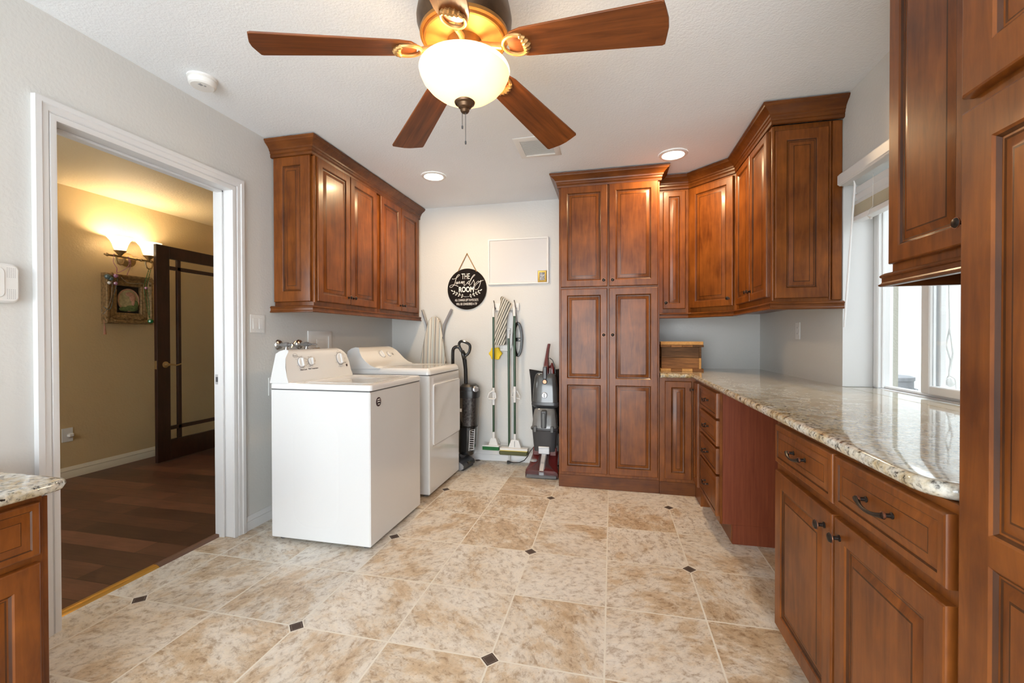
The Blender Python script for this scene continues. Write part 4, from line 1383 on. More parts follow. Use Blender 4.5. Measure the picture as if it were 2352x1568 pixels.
for s_ in (-1, 1):
    cx_ = 707
    stem = [(cx_ + s_ * 0, 1055), (cx_ + s_ * 70, 1050), (cx_ + s_ * 110, 1035), (cx_ + s_ * 220, 985), (cx_ + s_ * 330, 930), (cx_ + s_ * 440, 850)]
    pts = spline([sgn(*p) for p in stem])
    mb.tube([(p.x, FY, p.y) for p in pts], 0.0013, 5)
    for (bx, by, tx, ty) in ((105, 1020, 130, 970), (115, 1045, 160, 1080), (190, 1000, 215, 935), (210, 1000, 255, 1045), (270, 965, 290, 905), (285, 970, 340, 1005), (345, 930, 365, 860), (355, 935, 415, 965), (400, 890, 465, 845)):
        a = Vector((*sgn(cx_ + s_ * bx, by), 0)); b = Vector((*sgn(cx_ + s_ * tx, ty), 0))
        mb.tube([(a.x + (b.x - a.x) * t, FY, a.y + (b.y - a.y) * t) for t in (0, 0.25, 0.55, 0.8, 1)], [0.001, 0.0042, 0.0052, 0.0036, 0.0006], 8, flat=0.35)
obj('laurel_sprigs', mb, 'white_print', sg)

wb = thing('whiteboard', 'blank white magnetic board on the back wall', 'whiteboard', (1.342, YW, 1.722))
mb = MB()
bq = rpoly(-0.302, 0.302, 0.0, 0.450, 0.015, 4)
mb.rings([[(x, z, 0.001) for x, z in bq], [(x, z, 0.016) for x, z in bq], [(x, z, 0.021) for x, z in offset_poly(bq, [-0.005] * len(bq))], [(x, z, 0.021) for x, z in offset_poly(bq, [-0.017] * len(bq))], [(x, z, 0.012) for x, z in offset_poly(bq, [-0.022] * len(bq))]], 0, True, False, T=AX_NY)
obj('frame', mb, 'white_plastic', wb)
mb = MB(); mb.box(-0.285, 0.285, -0.0125, -0.004, 0.018, 0.432); obj('board', mb, 'white_board', wb)
pf = thing('small_photo_frame', 'tiny gold frame with a grey photo on the whiteboard corner', 'photo frame', (1.580, YW - 0.0131, 1.735))
mb = MB()
pq = [(-0.042, 0), (0.042, 0), (0.042, 0.110), (-0.042, 0.110)]
mb.rings([[(x, z, 0) for x, z in pq], [(x, z, 0.010) for x, z in pq], [(x, z, 0.012) for x, z in offset_poly(pq, [-0.004] * 4)], [(x, z, 0.010) for x, z in offset_poly(pq, [-0.016] * 4)], [(x, z, 0.005) for x, z in offset_poly(pq, [-0.019] * 4)]], 0, True, False, T=AX_NY)
obj('frame', mb, 'gold_frame', pf)
mb = MB(); mb.box(-0.026, 0.026, -0.006, -0.002, 0.016, 0.094); obj('photo', mb, 'photo_grey', pf)

hr = thing('hook_rail', 'white hook rail above the mop handles on the back wall', 'hook rail', (1.222, YW, 1.468))
mb = MB(); mb.box(-0.130, 0.132, -0.016, -0.001, 0.0, 0.076, 0, 0.004); obj('backplate', mb, 'white_plastic', hr)
for hx in (-0.105, 0.0, 0.100):
    mb = MB(); mb.tube([(hx, -0.014, 0.022), (hx, -0.030, 0.016), (hx, -0.040, 0.028), (hx - 0.006, -0.034, 0.070), (hx - 0.010, -0.044, 0.100)], [0.004, 0.004, 0.004, 0.0035, 0.004], 8); mb.tube([(hx, -0.014, 0.030), (hx, -0.034, 0.008), (hx + 0.002, -0.048, 0.004), (hx + 0.002, -0.050, 0.022)], 0.0035, 8); obj('hook', mb, 'bronze', hr)


def pole_cap(t, x, y, z0, z1):
    mb = MB(); mb.tube([(x, y, z0), (x, y, z1 - 0.02), (x, y, z1)], [0.0125, 0.012, 0.010], 12); mb.tube([(x, y - 0.004, z1 - 0.004), (x, y - 0.002, z1 + 0.012), (x, y + 0.012, z1 + 0.016)], 0.0035, 8)
    obj('hanging_cap', mb, 'white_plastic', t)


py = 4.030
bm1 = thing('scrub_mop', 'green-handled scrub mop with green bristle strip hanging left', 'mop', (1.116, py, 0.16))
I = inv(bm1)
mb = MB(); mb.tube([(1.117, py, 1.415), (1.117, py, 0.700)], 0.0105, 12); mb.tube([(1.117, py, 0.600), (1.117, py, 0.262)], 0.0105, 12); obj('pole', mb.xf(I), 'pole_green', bm1)
mb2 = MB(); t = bm1
mb = MB(); mb.tube([(1.117, py, 1.405), (1.117, py, 1.472), (1.117, py, 1.492)], [0.0128, 0.0125, 0.010], 12); obj('hanging_cap', mb.xf(I), 'white_plastic', bm1)
mb = MB(); mb.tube([(1.117, py, 0.725), (1.117, py, 0.560)], 0.0145, 12)
mb.tube([(1.125, py - 0.016, 0.690), (1.112, py - 0.020, 0.695), (1.082, py - 0.022, 0.675), (1.066, py - 0.022, 0.628), (1.072, py - 0.022, 0.618), (1.135, py - 0.020, 0.618), (1.142, py - 0.018, 0.63), (1.136, py - 0.016, 0.68)], 0.0085, 8, loop=True); obj('wringer_grip', mb.xf(I), 'white_plastic', bm1)
mb = MB(); mb.tube([(1.117, py, 0.300), (1.117, py, 0.235)], 0.014, 12); mb.prism([(1.100, 0.240), (1.132, 0.240), (1.140, 0.232), (1.158, 0.165), (1.070, 0.165), (1.092, 0.232)], -(py + 0.012), -(py - 0.012), T=AX_NY, ch=0.003)
obj('head_bracket', mb.xf(I), 'white_plastic', bm1)
mb = MB(); mb.box(1.010, 1.178, py - 0.030, py + 0.02, 0.160, 0.174, 0, 0.003); obj('head_bar', mb.xf(I), 'white_plastic', bm1)
mb = MB()
for k in range(27):
    for j in range(3):
        mb.box(1.0125 + k * 0.006, 1.0172 + k * 0.006, py - 0.030 + j * 0.014, py - 0.020 + j * 0.014, 0.128, 0.161)
obj('bristles', mb.xf(I), 'brush_green', bm1)
mb = MB(); mb.tube([(1.158, py + 0.02, 0.235), (1.178, py + 0.03, 0.188)], 0.0025, 6); mb.tube([(1.015, py + 0.03, 0.190), (1.250, py + 0.03, 0.186)], 0.0022, 6); mb.tube([(1.178, py + 0.03, 0.188), (1.178, py + 0.01, 0.175)], 0.0025, 6); obj('wire_linkage', mb.xf(I), 'grey_steel', bm1)

bm2 = thing('sponge_mop', 'green-handled sponge mop with olive sponge hanging right', 'mop', (1.326, py - 0.01, 0.13))
I = inv(bm2)
px_ = 1.326
mb = MB(); mb.tube([(px_ - 0.002, py, 1.420), (px_, py, 0.720)], 0.0115, 12); mb.tube([(px_, py, 0.610), (px_, py, 0.252)], 0.0105, 12); obj('pole', mb.xf(I), 'pole_green', bm2)
mb = MB(); mb.tube([(px_ - 0.002, py, 1.412), (px_ - 0.002, py, 1.478), (px_ - 0.002, py, 1.496)], [0.0135, 0.013, 0.010], 12); obj('hanging_cap', mb.xf(I), 'white_plastic', bm2)
mb = MB(); mb.tube([(px_, py, 0.742), (px_, py, 0.590)], 0.0135, 12); mb.tube([(px_, py, 0.715), (px_, py, 0.690)], 0.020, 12)
mb.tube([(px_ - 0.02, py + 0.01, 0.700), (px_ - 0.036, py + 0.012, 0.645), (px_ + 0.050, py + 0.012, 0.620), (px_ + 0.045, py + 0.012, 0.650), (px_ + 0.02, py + 0.01, 0.700)], 0.006, 8); obj('wringer_grip', mb.xf(I), 'white_plastic', bm2)
mb = MB(); mb.tube([(px_, py, 0.290), (px_, py, 0.220)], 0.0135, 12); mb.prism([(px_ - 0.016, 0.232), (px_ + 0.016, 0.232), (px_ + 0.036, 0.226), (px_ + 0.058, 0.158), (px_ - 0.058, 0.158), (px_ - 0.034, 0.226)], -(py + 0.012), -(py - 0.012), T=AX_NY, ch=0.003); mb.box(px_ - 0.003, px_ + 0.003, py - 0.0145, py - 0.011, 0.168, 0.222, 1)
obj('head_bracket', mb.xf(I), ['white_plastic', 'grey_print'], bm2)
mb = MB(); mb.box(1.190, 1.458, py - 0.048, py + 0.018, 0.138, 0.160, 0, 0.003); mb.box(1.190, 1.455, py - 0.050, py - 0.02, 0.134, 0.140, 1, 0.001); obj('head_bar', mb.xf(I), ['white_plastic', 'yellow_line'], bm2)
mb = MB(); mb.box(1.184, 1.458, py - 0.060, py + 0.020, 0.096, 0.136, 0, 0.010); obj('sponge', mb.xf(I), 'sponge_olive', bm2)

bm3 = thing('flat_mop', 'green-poled flat mop upside down with striped pad between the others', 'mop', (1.256, py + 0.035, 0.0))
I = inv(bm3)
mb = MB(); mb.tube([(1.258, py + 0.035, 1.215), (1.262, py + 0.038, 0.115)], 0.0105, 12); obj('pole', mb.xf(I), 'pole_green', bm3)
mb = MB(); mb.tube([(1.262, py + 0.038, 0.125), (1.2625, py + 0.038, 0.004)], [0.0115, 0.010], 12); obj('end_cap', mb.xf(I), 'white_plastic', bm3)
mb = MB(); mb.prism([(1.165, 1.078), (1.268, 1.074), (1.285, 1.12), (1.300, 1.40), (1.288, 1.455), (1.210, 1.46), (1.175, 1.40)], -(py + 0.072), -(py + 0.058), T=AX_NY, ch=0.004)
mb.tube([(1.258, py + 0.035, 1.20), (1.256, py + 0.04, 1.28)], [0.013, 0.016], 10); mb.box(1.225, 1.280, py + 0.042, py + 0.06, 1.24, 1.30, 0, 0.006); obj('mop_plate', mb.xf(I), 'white_plastic', bm3)
mb = MB()
for xx in (1.185, 1.262): mb.lathe([(0.022, 0), (0.022, 0.002), (0.019, 0.0025), (0.001, 0.002)], n=20, T=at(AX_NY, xx, py + 0.0578, 1.118))
obj('grip_disc', mb.xf(I), 'grey_sensor', bm3)
mb = MB()
cols = 9
rows = [(1.582, 1.226, 0.022), (1.577, 1.228, 0.036), (1.565, 1.231, 0.046), (1.545, 1.238, 0.052), (1.515, 1.238, 0.053), (1.48, 1.226, 0.050), (1.44, 1.214, 0.047), (1.40, 1.205, 0.046), (1.35, 1.202, 0.046), (1.30, 1.197, 0.048), (1.25, 1.190, 0.052), (1.20, 1.185, 0.055), (1.165, 1.184, 0.056), (1.135, 1.186, 0.053)]
fr_, bk_ = [], []
for r_i, (z, cx_, hw) in enumerate(rows):
    rowf, rowb = [], []
    for c_i in range(cols):
        q_ = -1 + 2 * c_i / (cols - 1)
        yy = py - 0.012 - 0.018 * (1 - q_ * q_) + 0.006 * math.sin(c_i * 1.7 + r_i * 0.5)
        zz = z - (0.010 * q_ if r_i > 2 else 0) - (0.02 * q_ if r_i <= 2 else 0) + (0.012 * q_ * (r_i == len(rows) - 1))
        rowf.append((cx_ + hw * q_, yy, zz)); rowb.append((cx_ + hw * q_ * 0.96, yy + 0.018, zz))
    fr_.append(rowf); bk_.append(rowb)
mb.rings([f_ + b_[::-1] for f_, b_ in zip(fr_, bk_)])
obj('striped_pad', mb.xf(Matrix.Translation((0, 0.010, 0))).xf(I), 'mop_stripe', bm3, sharp=60)

ys = thing('scrubber_pad', 'yellow flower-shaped scrubber hanging behind the left green pole', 'scrubber', (1.124, py + 0.048, 1.052))
mb = MB(); fp = []
for k in range(48):
    a = 2 * PI * k / 48
    r_ = 0.060 + 0.006 * math.cos(6 * a)
    fp.append((r_ * math.cos(a), r_ * math.sin(a)))
mb.prism(fp, -0.012, 0.012, T=AX_NY, ch=0.005); obj('sponge', mb, 'sponge_yellow', ys)
mb = MB(); mb.tube([(0, 0, 0.058), (0.002, -0.02, 0.25), (-0.004, -0.015, 0.440)], 0.0012, 5); obj('hanging_string', mb, 'white_plastic', ys)

od = thing('oval_ring', 'black oval plastic ring with crossbar behind the right mop pole', 'plastic ring', (1.345, py + 0.060, 1.190))
mb = MB()
ov = [(0.050 * math.copysign(abs(math.cos(a)) ** 0.9, math.cos(a)), 0.168 * math.sin(a)) for a in [2 * PI * k / 40 for k in range(40)]]
ivv = offset_poly(ov, [-0.025] * 40)
mb.rings([[(x, z, -0.008) for x, z in ov], [(x, z, 0.006) for x, z in ov], [(x, z, 0.009) for x, z in offset_poly(ov, [-0.004] * 40)], [(x, z, 0.009) for x, z in offset_poly(ov, [-0.021] * 40)], [(x, z, 0.006) for x, z in ivv], [(x, z, -0.008) for x, z in ivv]], 0, T=AX_NY, loop=True)
obj('ring', mb, 'black_gloss', od)
mb = MB(); mb.box(-0.034, 0.034, -0.010, 0.006, -0.020, 0.016, 0, 0.004); mb.box(0.012, 0.024, -0.0110, -0.0095, -0.006, 0.003, 1); obj('crossbar', mb, ['black_gloss', 'white_print'], od)
mb = MB(); mb.tube([(-0.008, -0.004, 0.160), (-0.010, -0.025, 0.22), (-0.016, -0.03, 0.29)], 0.0025, 6); mb.tube([(-0.02, 0, -0.160), (-0.03, -0.01, -0.19), (-0.026, -0.006, -0.225)], 0.004, 6); obj('hanging_loop', mb, 'black_plastic', od)

# ironing board leaning on the back wall behind the dryer
ib = thing('ironing_board', 'striped ironing board leaning on the wall behind the dryer', 'ironing board', (0.500, 3.93, 0.0))
lean = math.atan2(0.115, 1.42)
TB = Matrix.Translation((0.500, 3.945, 0.02)) @ Matrix.Rotation(-lean, 4, 'X')
I = inv(ib)
mb = MB()
top = 1.402
half = [(0.0, 0.052 * 0 + 0.180), (0.35, 0.180), (0.70, 0.170), (0.95, 0.135), (1.12, 0.108), (1.24, 0.086), (1.32, 0.070), (1.365, 0.056), (1.39, 0.036), (top, 0.014)]
ol = [(w_, z) for z, w_ in half] + [(-w_, z) for z, w_ in half[::-1]]
mb.prism(ol, -0.002, 0.020, T=TB @ AX_NY, ch=0.007)
mb.xf(I); ob = obj('padded_cover', mb, 'ironing_stripe', ib)
mb = MB()
ol2 = [(x * 0.97, z * 0.995) for x, z in ol]
mb.prism(ol2, -0.012, -0.002, T=TB @ AX_NY); obj('frame', mb.xf(I), 'grey_steel', ib)
mb = MB()
mb.tube([TB @ Vector((-0.035, 0.026, 0.95)), TB @ Vector((-0.085, 0.030, 1.30)), TB @ Vector((-0.150, 0.032, 1.475))], 0.011, 10)
obj('leg', mb.xf(I), 'grey_steel', ib)
mb = MB()
mb.tube([TB @ Vector((0.040, 0.026, 0.95)), TB @ Vector((0.090, 0.030, 1.32)), TB @ Vector((0.168, 0.032, 1.480))], 0.013, 10)
obj('leg', mb.xf(I), 'grey_steel', ib)
# ------------------------------------------------------------------ upright stick vacuum in the corner
sv = thing('upright_vacuum', 'slim black upright vacuum with clear dust bin behind the dryer', 'vacuum cleaner', (0.90, 3.86, 0.0))
I = inv(sv)
mb = MB()
mb.loft([(0.115, 0.895, 3.90, 0.066, 0.075, 3), (0.14, 0.895, 3.90, 0.076, 0.082, 3), (0.30, 0.905, 3.905, 0.080, 0.086, 3), (0.37, 0.908, 3.905, 0.082, 0.088, 3)])
obj('motor_housing', mb.xf(I), 'black_gloss', sv)
mb = MB()
for k in range(9):
    mb.box(0.945, 0.990, 3.812 + k * 0.002, 3.822 + k * 0.002, 0.172 + k * 0.020, 0.180 + k * 0.020, 1, 0.001)
fr = [(0.938, 3.814, 0.16), (0.950, 3.812, 0.35), (0.990, 3.826, 0.36), (0.982, 3.826, 0.17)]
mb.tube(fr, 0.005, 8, 0, loop=True); obj('exhaust_grille', mb.xf(I), ['silver_plastic', 'silver_plastic'], sv)
mb = MB(); mb.loft([(0.375, 0.908, 3.905, 0.083, 0.090, 3.2), (0.645, 0.916, 3.908, 0.088, 0.095, 3.2)]); obj('dust_bin', mb.xf(I), 'smoky_clear', sv)
mb = MB(); mb.loft([(0.378, 0.905, 3.91, 0.060, 0.062, 2), (0.640, 0.910, 3.912, 0.062, 0.065, 2)]); obj('dust_filter', mb.xf(I), 'dust_grey', sv)
mb = MB(); mb.loft([(0.646, 0.916, 3.908, 0.089, 0.096, 3.2), (0.690, 0.918, 3.908, 0.090, 0.097, 3.2), (0.715, 0.917, 3.908, 0.088, 0.094, 3)]); obj('bin_collar', mb.xf(I), 'black_plastic', sv)
mb = MB(); mb.loft([(0.716, 0.916, 3.908, 0.086, 0.090, 3), (0.748, 0.914, 3.910, 0.083, 0.088, 3), (0.770, 0.910, 3.912, 0.060, 0.070, 2.6)]); mb.box(0.955, 1.006, 3.83, 3.92, 0.690, 0.755, 1, 0.018); obj('carry_cap', mb.xf(I), ['black_plastic', 'silver_plastic'], sv)
mb = MB(); mb.tube([(0.866, 3.955, 0.70), (0.862, 3.95, 0.90), (0.858, 3.93, 1.005)], [0.019, 0.018, 0.021], 12); obj('wand', mb.xf(I), 'black_plastic', sv)
mb = MB(); mb.tube([(0.859, 3.935, 1.000), (0.8585, 3.933, 1.016)], 0.0225, 14); obj('wand_ring', mb.xf(I), 'silver_plastic', sv)
mb = MB()
hp = spline([(0.850, 1.035), (0.832, 1.075), (0.812, 1.115), (0.806, 1.150), (0.826, 1.172), (0.862, 1.166), (0.905, 1.145), (0.916, 1.118), (0.908, 1.075), (0.890, 1.050), (0.868, 1.032)], 4)
mb.tube([(p.x, 3.925, p.y) for p in hp], 0.0135, 10); mb.tube([(0.858, 3.93, 1.000), (0.850, 3.926, 1.050), (0.838, 3.925, 1.085)], [0.021, 0.024, 0.016], 10); obj('loop_handle', mb.xf(I), 'black_gloss', sv)
mb = MB()
hp = spline([(0.820, 1.080), (0.806, 1.105), (0.785, 1.118), (0.758, 1.116), (0.738, 1.095), (0.733, 1.05), (0.733, 0.90), (0.735, 0.70), (0.78, 0.45), (0.86, 0.30)], 4)
mb.tube([(p.x, 3.95, p.y) for p in hp], 0.0165, 10); obj('hose', mb.xf(I), 'black_gloss', sv)
mb = MB(); mb.box(0.842, 0.872, 3.806, 3.809, 0.52, 0.55); obj('paper_tag', mb.xf(I), 'white_print', sv)
mb = MB()
T = Matrix.Translation((0.842, 3.835, 0.0)) @ Matrix.Rotation(math.radians(-9), 4, 'Z')
sec = []
prf = [(-0.08, 0.006), (0.075, 0.006), (0.100, 0.02), (0.104, 0.042), (0.088, 0.062), (0.03, 0.090), (-0.05, 0.085), (-0.08, 0.05)]
mb.rings([[(x, y, z) for x, z in prf] for y in (-0.108, 0.108)], 0, T=T)
for y0, y1 in ((-0.118, -0.108), (0.108, 0.118)):
    mb.rings([[(x * 0.97, y, z * 0.97 + 0.001) for x, z in prf] for y in (y0, y1)], 1, T=T)
mb.box(0.080, 0.108, -0.03, 0.03, 0.042, 0.062, 2, 0.004, T=T)
mb.tube([T @ Vector((0.0, 0, 0.09)), Vector((0.885, 3.885, 0.13))], 0.03, 12, 0)
mb.box(-0.09, 0.09, -0.10, 0.10, 0.0, 0.012, 0, 0.002, T=T)
obj('floor_head', mb.xf(I), ['charcoal_plastic', 'silver_plastic', 'black_gloss'], sv)

# ------------------------------------------------------------------ carpet cleaner next to the pantry
cc = thing('carpet_cleaner', 'maroon and grey upright carpet cleaner beside the pantry', 'carpet cleaner', (1.640, 3.83, 0.0))
I = inv(cc)
cx = 1.640
mb = MB()
sec = [(-0.010, 0.150), (-0.150, 0.150)]
out = [(cx - 0.118, 3.94), (cx + 0.118, 3.94), (cx + 0.130, 3.75), (cx + 0.146, 3.690), (cx + 0.140, 3.668), (cx - 0.140, 3.668), (cx - 0.146, 3.690), (cx - 0.130, 3.75)]
out = out[::-1] if False else out
def lerp_ring(sc, z, dz=None):
    return [((x - cx) * sc + cx, y, (dz(y) if dz else z)) for x, y in out]
topz = lambda y: 0.055 + (y - 3.668) * 0.42
mb.rings([lerp_ring(1.0, 0.012), lerp_ring(1.0, 0.045), lerp_ring(0.96, 0, topz), lerp_ring(0.82, 0, lambda y: topz(y) + 0.012)])
obj('base_housing', mb.xf(I), 'maroon', cc)
mb = MB()
nz = [(-0.140, 3.650, 0.006), (0.140, 3.650, 0.006), (0.138, 3.676, 0.046), (0.095, 3.69, 0.075), (0.052, 3.74, 0.108), (0.044, 3.84, 0.155), (-0.044, 3.84, 0.155), (-0.052, 3.74, 0.108), (-0.095, 3.69, 0.075), (-0.138, 3.676, 0.046)]
n_ = len(nz)
mb.rings([[(cx + x, y, z) for x, y, z in nz], [(cx + x * 0.97, y - 0.010, z + 0.010) for x, y, z in nz]])
obj('clear_nozzle', mb.xf(I), 'clear_nozzle', cc)
mb = MB(); mb.box(cx - 0.13, cx + 0.13, 3.652, 3.670, 0.004, 0.030, 0, 0.004); mb.box(cx - 0.022, cx + 0.022, 3.664, 3.672, 0.02, 0.055, 1, 0.003); obj('suction_lip', mb.xf(I), ['tank_light', 'silver_plastic'], cc)
mb = MB()
mb.rings([[(cx + x, 3.652 + 0.19 * s_, 0.048 + 0.135 * s_ + (0.012 if 0 < i < 3 else 0)) for i, x in enumerate((-0.024, -0.016, 0.016, 0.024))] for s_ in (0.05, 0.4, 0.75, 0.98)], 0, closed=False, cap0=False, cap1=False)
obj('nozzle_rib', mb.xf(I), 'silver_plastic', cc)
mb = MB(); mb.lathe([(0.032, 0), (0.032, 0.010), (0.028, 0.013), (0.001, 0.014)], c=(cx - 0.088, 3.79, 0.112), n=9); obj('solution_cap', mb.xf(I), 'silver_plastic', cc)
for sx in (-1, 1):
    mb = MB(); mb.box(cx + sx * 0.075 - 0.032, cx + sx * 0.075 + 0.032, 3.85, 3.95, 0.145, 0.225, 0, 0.008); obj('hinge_block', mb.xf(I), 'maroon', cc)
mb = MB(); mb.box(cx - 0.050, cx + 0.050, 3.805, 3.842, 0.172, 0.228, 0, 0.005); mb.box(cx - 0.050, cx + 0.050, 3.800, 3.815, 0.222, 0.240, 0, 0.004); obj('tank_latch', mb.xf(I), 'silver_plastic', cc)
mb = MB(); mb.loft([(0.190, cx, 3.895, 0.098, 0.075, 3.5), (0.26, cx, 3.89, 0.104, 0.082, 3.5), (0.378, cx, 3.885, 0.114, 0.092, 3.5), (0.388, cx, 3.885, 0.126, 0.102, 3.5), (0.402, cx, 3.885, 0.126, 0.102, 3.5)]); obj('dirty_tank', mb.xf(I), 'charcoal_plastic', cc)
mb = MB(); mb.loft([(0.403, cx, 3.885, 0.115, 0.094, 4), (0.50, cx, 3.895, 0.105, 0.082, 4), (0.560, cx, 3.905, 0.094, 0.068, 4), (0.572, cx, 3.905, 0.080, 0.056, 4)]); obj('tank_lid', mb.xf(I), 'tank_light', cc)
mb = MB(); mb.box(cx - 0.024, cx + 0.024, 3.786, 3.84, 0.405, 0.56, 0, 0.006); mb.box(cx - 0.014, cx + 0.014, 3.778, 3.80, 0.408, 0.54, 1, 0.004); obj('lid_channel', mb.xf(I), ['charcoal_plastic', 'tank_grey'], cc)
for sx in (-0.075, 0.075):
    mb = MB(); mb.box(cx + sx - 0.014, cx + sx + 0.014, 3.776, 3.80, 0.37, 0.425, 0, 0.004); obj('tank_clip', mb.xf(I), 'tank_grey', cc)
mb = MB(); mb.loft([(0.575, cx, 3.93, 0.106, 0.062, 4), (0.60, cx, 3.92, 0.128, 0.080, 4), (0.625, cx, 3.92, 0.124, 0.078, 4)]); obj('tank_tray', mb.xf(I), 'charcoal_plastic', cc)
mb = MB(); mb.loft([(0.626, cx, 3.92, 0.118, 0.074, 4), (0.72, cx, 3.925, 0.113, 0.070, 4), (0.84, cx, 3.932, 0.100, 0.062, 4), (0.870, cx, 3.935, 0.092, 0.055, 4), (0.880, cx, 3.935, 0.080, 0.046, 4)]); obj('clean_water_tank', mb.xf(I), 'tank_grey', cc)
mb = MB(); mb.lathe([(0.026, 0), (0.026, 0.012), (0.022, 0.016), (0.001, 0.016)], n=20, T=at(AX_NY, cx, 3.852, 0.690)); mb.box(cx - 0.004, cx + 0.004, 3.830, 3.838, 0.672, 0.708, 1, 0.001); obj('tank_cap', mb.xf(I), ['silver_plastic', 'tank_light'], cc)
mb = MB(); mb.lathe([(0.023, 0), (0.023, 0.014), (0.019, 0.018)], n=20, mat=0, T=at(AX_NY, cx, 3.874, 0.810)); mb.lathe([(0.017, 0.017), (0.017, 0.020), (0.001, 0.020)], n=20, mat=1, T=at(AX_NY, cx, 3.874, 0.810)); obj('logo_button', mb.xf(I), ['black_plastic', 'copper_edge'], cc)
mb = MB()
mb.rings([[(cx + s_ * w_ + o_, y + d_ * dep, z) for s_, d_ in ((-1, 0.4), (-0.6, 0), (0.6, 0), (1, 0.4), (0.8, 1), (-0.8, 1))] for z, w_, o_, y, dep in ((0.840, 0.036, 0.0, 3.872, 0.10), (0.900, 0.034, 0.002, 3.892, 0.09), (0.975, 0.027, 0.004, 3.918, 0.07), (1.025, 0.019, 0.006, 3.935, 0.05), (1.10, 0.016, 0.014, 3.955, 0.038), (1.145, 0.015, 0.022, 3.965, 0.034), (1.150, 0.010, 0.022, 3.97, 0.024))])
obj('handle', mb.xf(I), 'maroon', cc)
mb = MB(); mb.box(cx - 0.016, cx + 0.016, 3.862, 3.89, 0.83, 0.945, 0, 0.006); mb.box(cx - 0.014, cx + 0.014, 3.884, 3.902, 0.905, 0.948, 1, 0.004); obj('handle_trigger', mb.xf(I), ['charcoal_plastic', 'silver_plastic'], cc)
mb = MB(); mb.lathe([(0.022, 0), (0.024, 0.05), (0.015, 0.075), (0.008, 0.10)], c=(cx + 0.055, 3.945, 0.875), n=14, mat=0); mb.tube([(cx + 0.04, 3.91, 0.88), (cx + 0.042, 3.905, 0.93)], 0.008, 8, 1); mb.tube([(cx + 0.072, 3.91, 0.88), (cx + 0.07, 3.91, 0.95)], 0.006, 8, 0); obj('tool_holder', mb.xf(I), ['maroon', 'silver_plastic'], cc)
mb = MB(); mb.loft([(0.20, cx, 4.01, 0.10, 0.055, 4), (0.60, cx, 4.01, 0.105, 0.055, 4), (0.95, cx, 4.005, 0.03, 0.03, 3)]); obj('spine', mb.xf(I), 'black_plastic', cc)
mb = MB(); mb.tube([(cx + 0.03, 3.96, 1.02), (cx + 0.058, 3.955, 1.00), (cx + 0.078, 3.95, 0.95), (cx + 0.085, 3.95, 0.88)], 0.004, 7); obj('handle_cord', mb.xf(I), 'black_plastic', cc)
mb = MB()
path = [(1.480, 3.985, 0.14), (1.455, 4.0, 0.09), (1.42, 4.02, 0.045), (1.37, 4.03, 0.018), (1.32, 4.035, 0.012), (1.285, 4.035, 0.012)]
mb.tube([(1.56, 4.02, 0.24)] + path, 0.0042, 8)
mb.tube([(1.290, 4.035, 0.012), (1.275, 4.035, 0.014), (1.262, 4.035, 0.015), (1.250, 4.035, 0.015)], [0.006, 0.011, 0.014, 0.014], 10)
obj('power_cord', mb.xf(I), 'black_plastic', cc)
bg = thing('black_bag', 'flat black cloth bag behind the carpet cleaner', 'bag', (1.63, 4.08, 0.0))
I = inv(bg)
mb = MB()
ol = [(1.500, 0.30), (1.790, 0.30), (1.795, 0.60), (1.795, 0.920), (1.70, 0.905), (1.58, 0.885), (1.456, 0.905), (1.470, 0.80), (1.478, 0.62)]
mb.prism(ol, -4.098, -4.075, T=AX_NY, ch=0.008)
mb.tube([(1.60, 4.085, 0.31), (1.60, 4.085, 0.02), (1.72, 4.085, 0.02), (1.72, 4.085, 0.31)], 0.012, 8)
obj('cloth', mb.xf(I), 'black_cloth', bg)

# ------------------------------------------------------------------ crate on the counter
cr = thing('wooden_crate', 'reclaimed wood crate with plank lid on the counter next to the pantry', 'crate', (2.76, 3.78, 0.9325))
def plank(nm, x0, x1, y0, y1, z0, z1, mat):
    mb = MB(); mb.box(x0 - 2.76, x1 - 2.76, y0 - 3.78, y1 - 3.78, z0, z1, 0, 0.002)
    return obj(nm, mb, mat, cr)
for k in range(4):
    x0 = 2.612 + k * 0.0815
    plank('base_board', x0, x0 + 0.0808, 3.690, 3.960, 0.0, 0.022, 'pine_end' if k in (0, 2) else 'barn_wood')
    plank('lid_board', x0, x0 + 0.0808, 3.690, 3.960, 0.196, 0.214, 'barn_wood' if k < 3 else 'barn_wood_dark')
plank('front_board', 2.620, 2.905, 3.708, 3.722, 0.0225, 0.108, 'barn_wood')
plank('front_board', 2.620, 2.905, 3.708, 3.722, 0.109, 0.1955, 'barn_wood_dark')
plank('end_board', 2.9055, 2.923, 3.708, 3.945, 0.0225, 0.108, 'pine_end')
plank('end_board', 2.9055, 2.923, 3.708, 3.945, 0.109, 0.1955, 'barn_wood_dark')
plank('back_board', 2.620, 2.905, 3.930, 3.945, 0.0225, 0.1955, 'barn_wood')
plank('lid_rail', 2.612, 2.934, 3.688, 3.765, 0.2145, 0.240, 'pine_end')

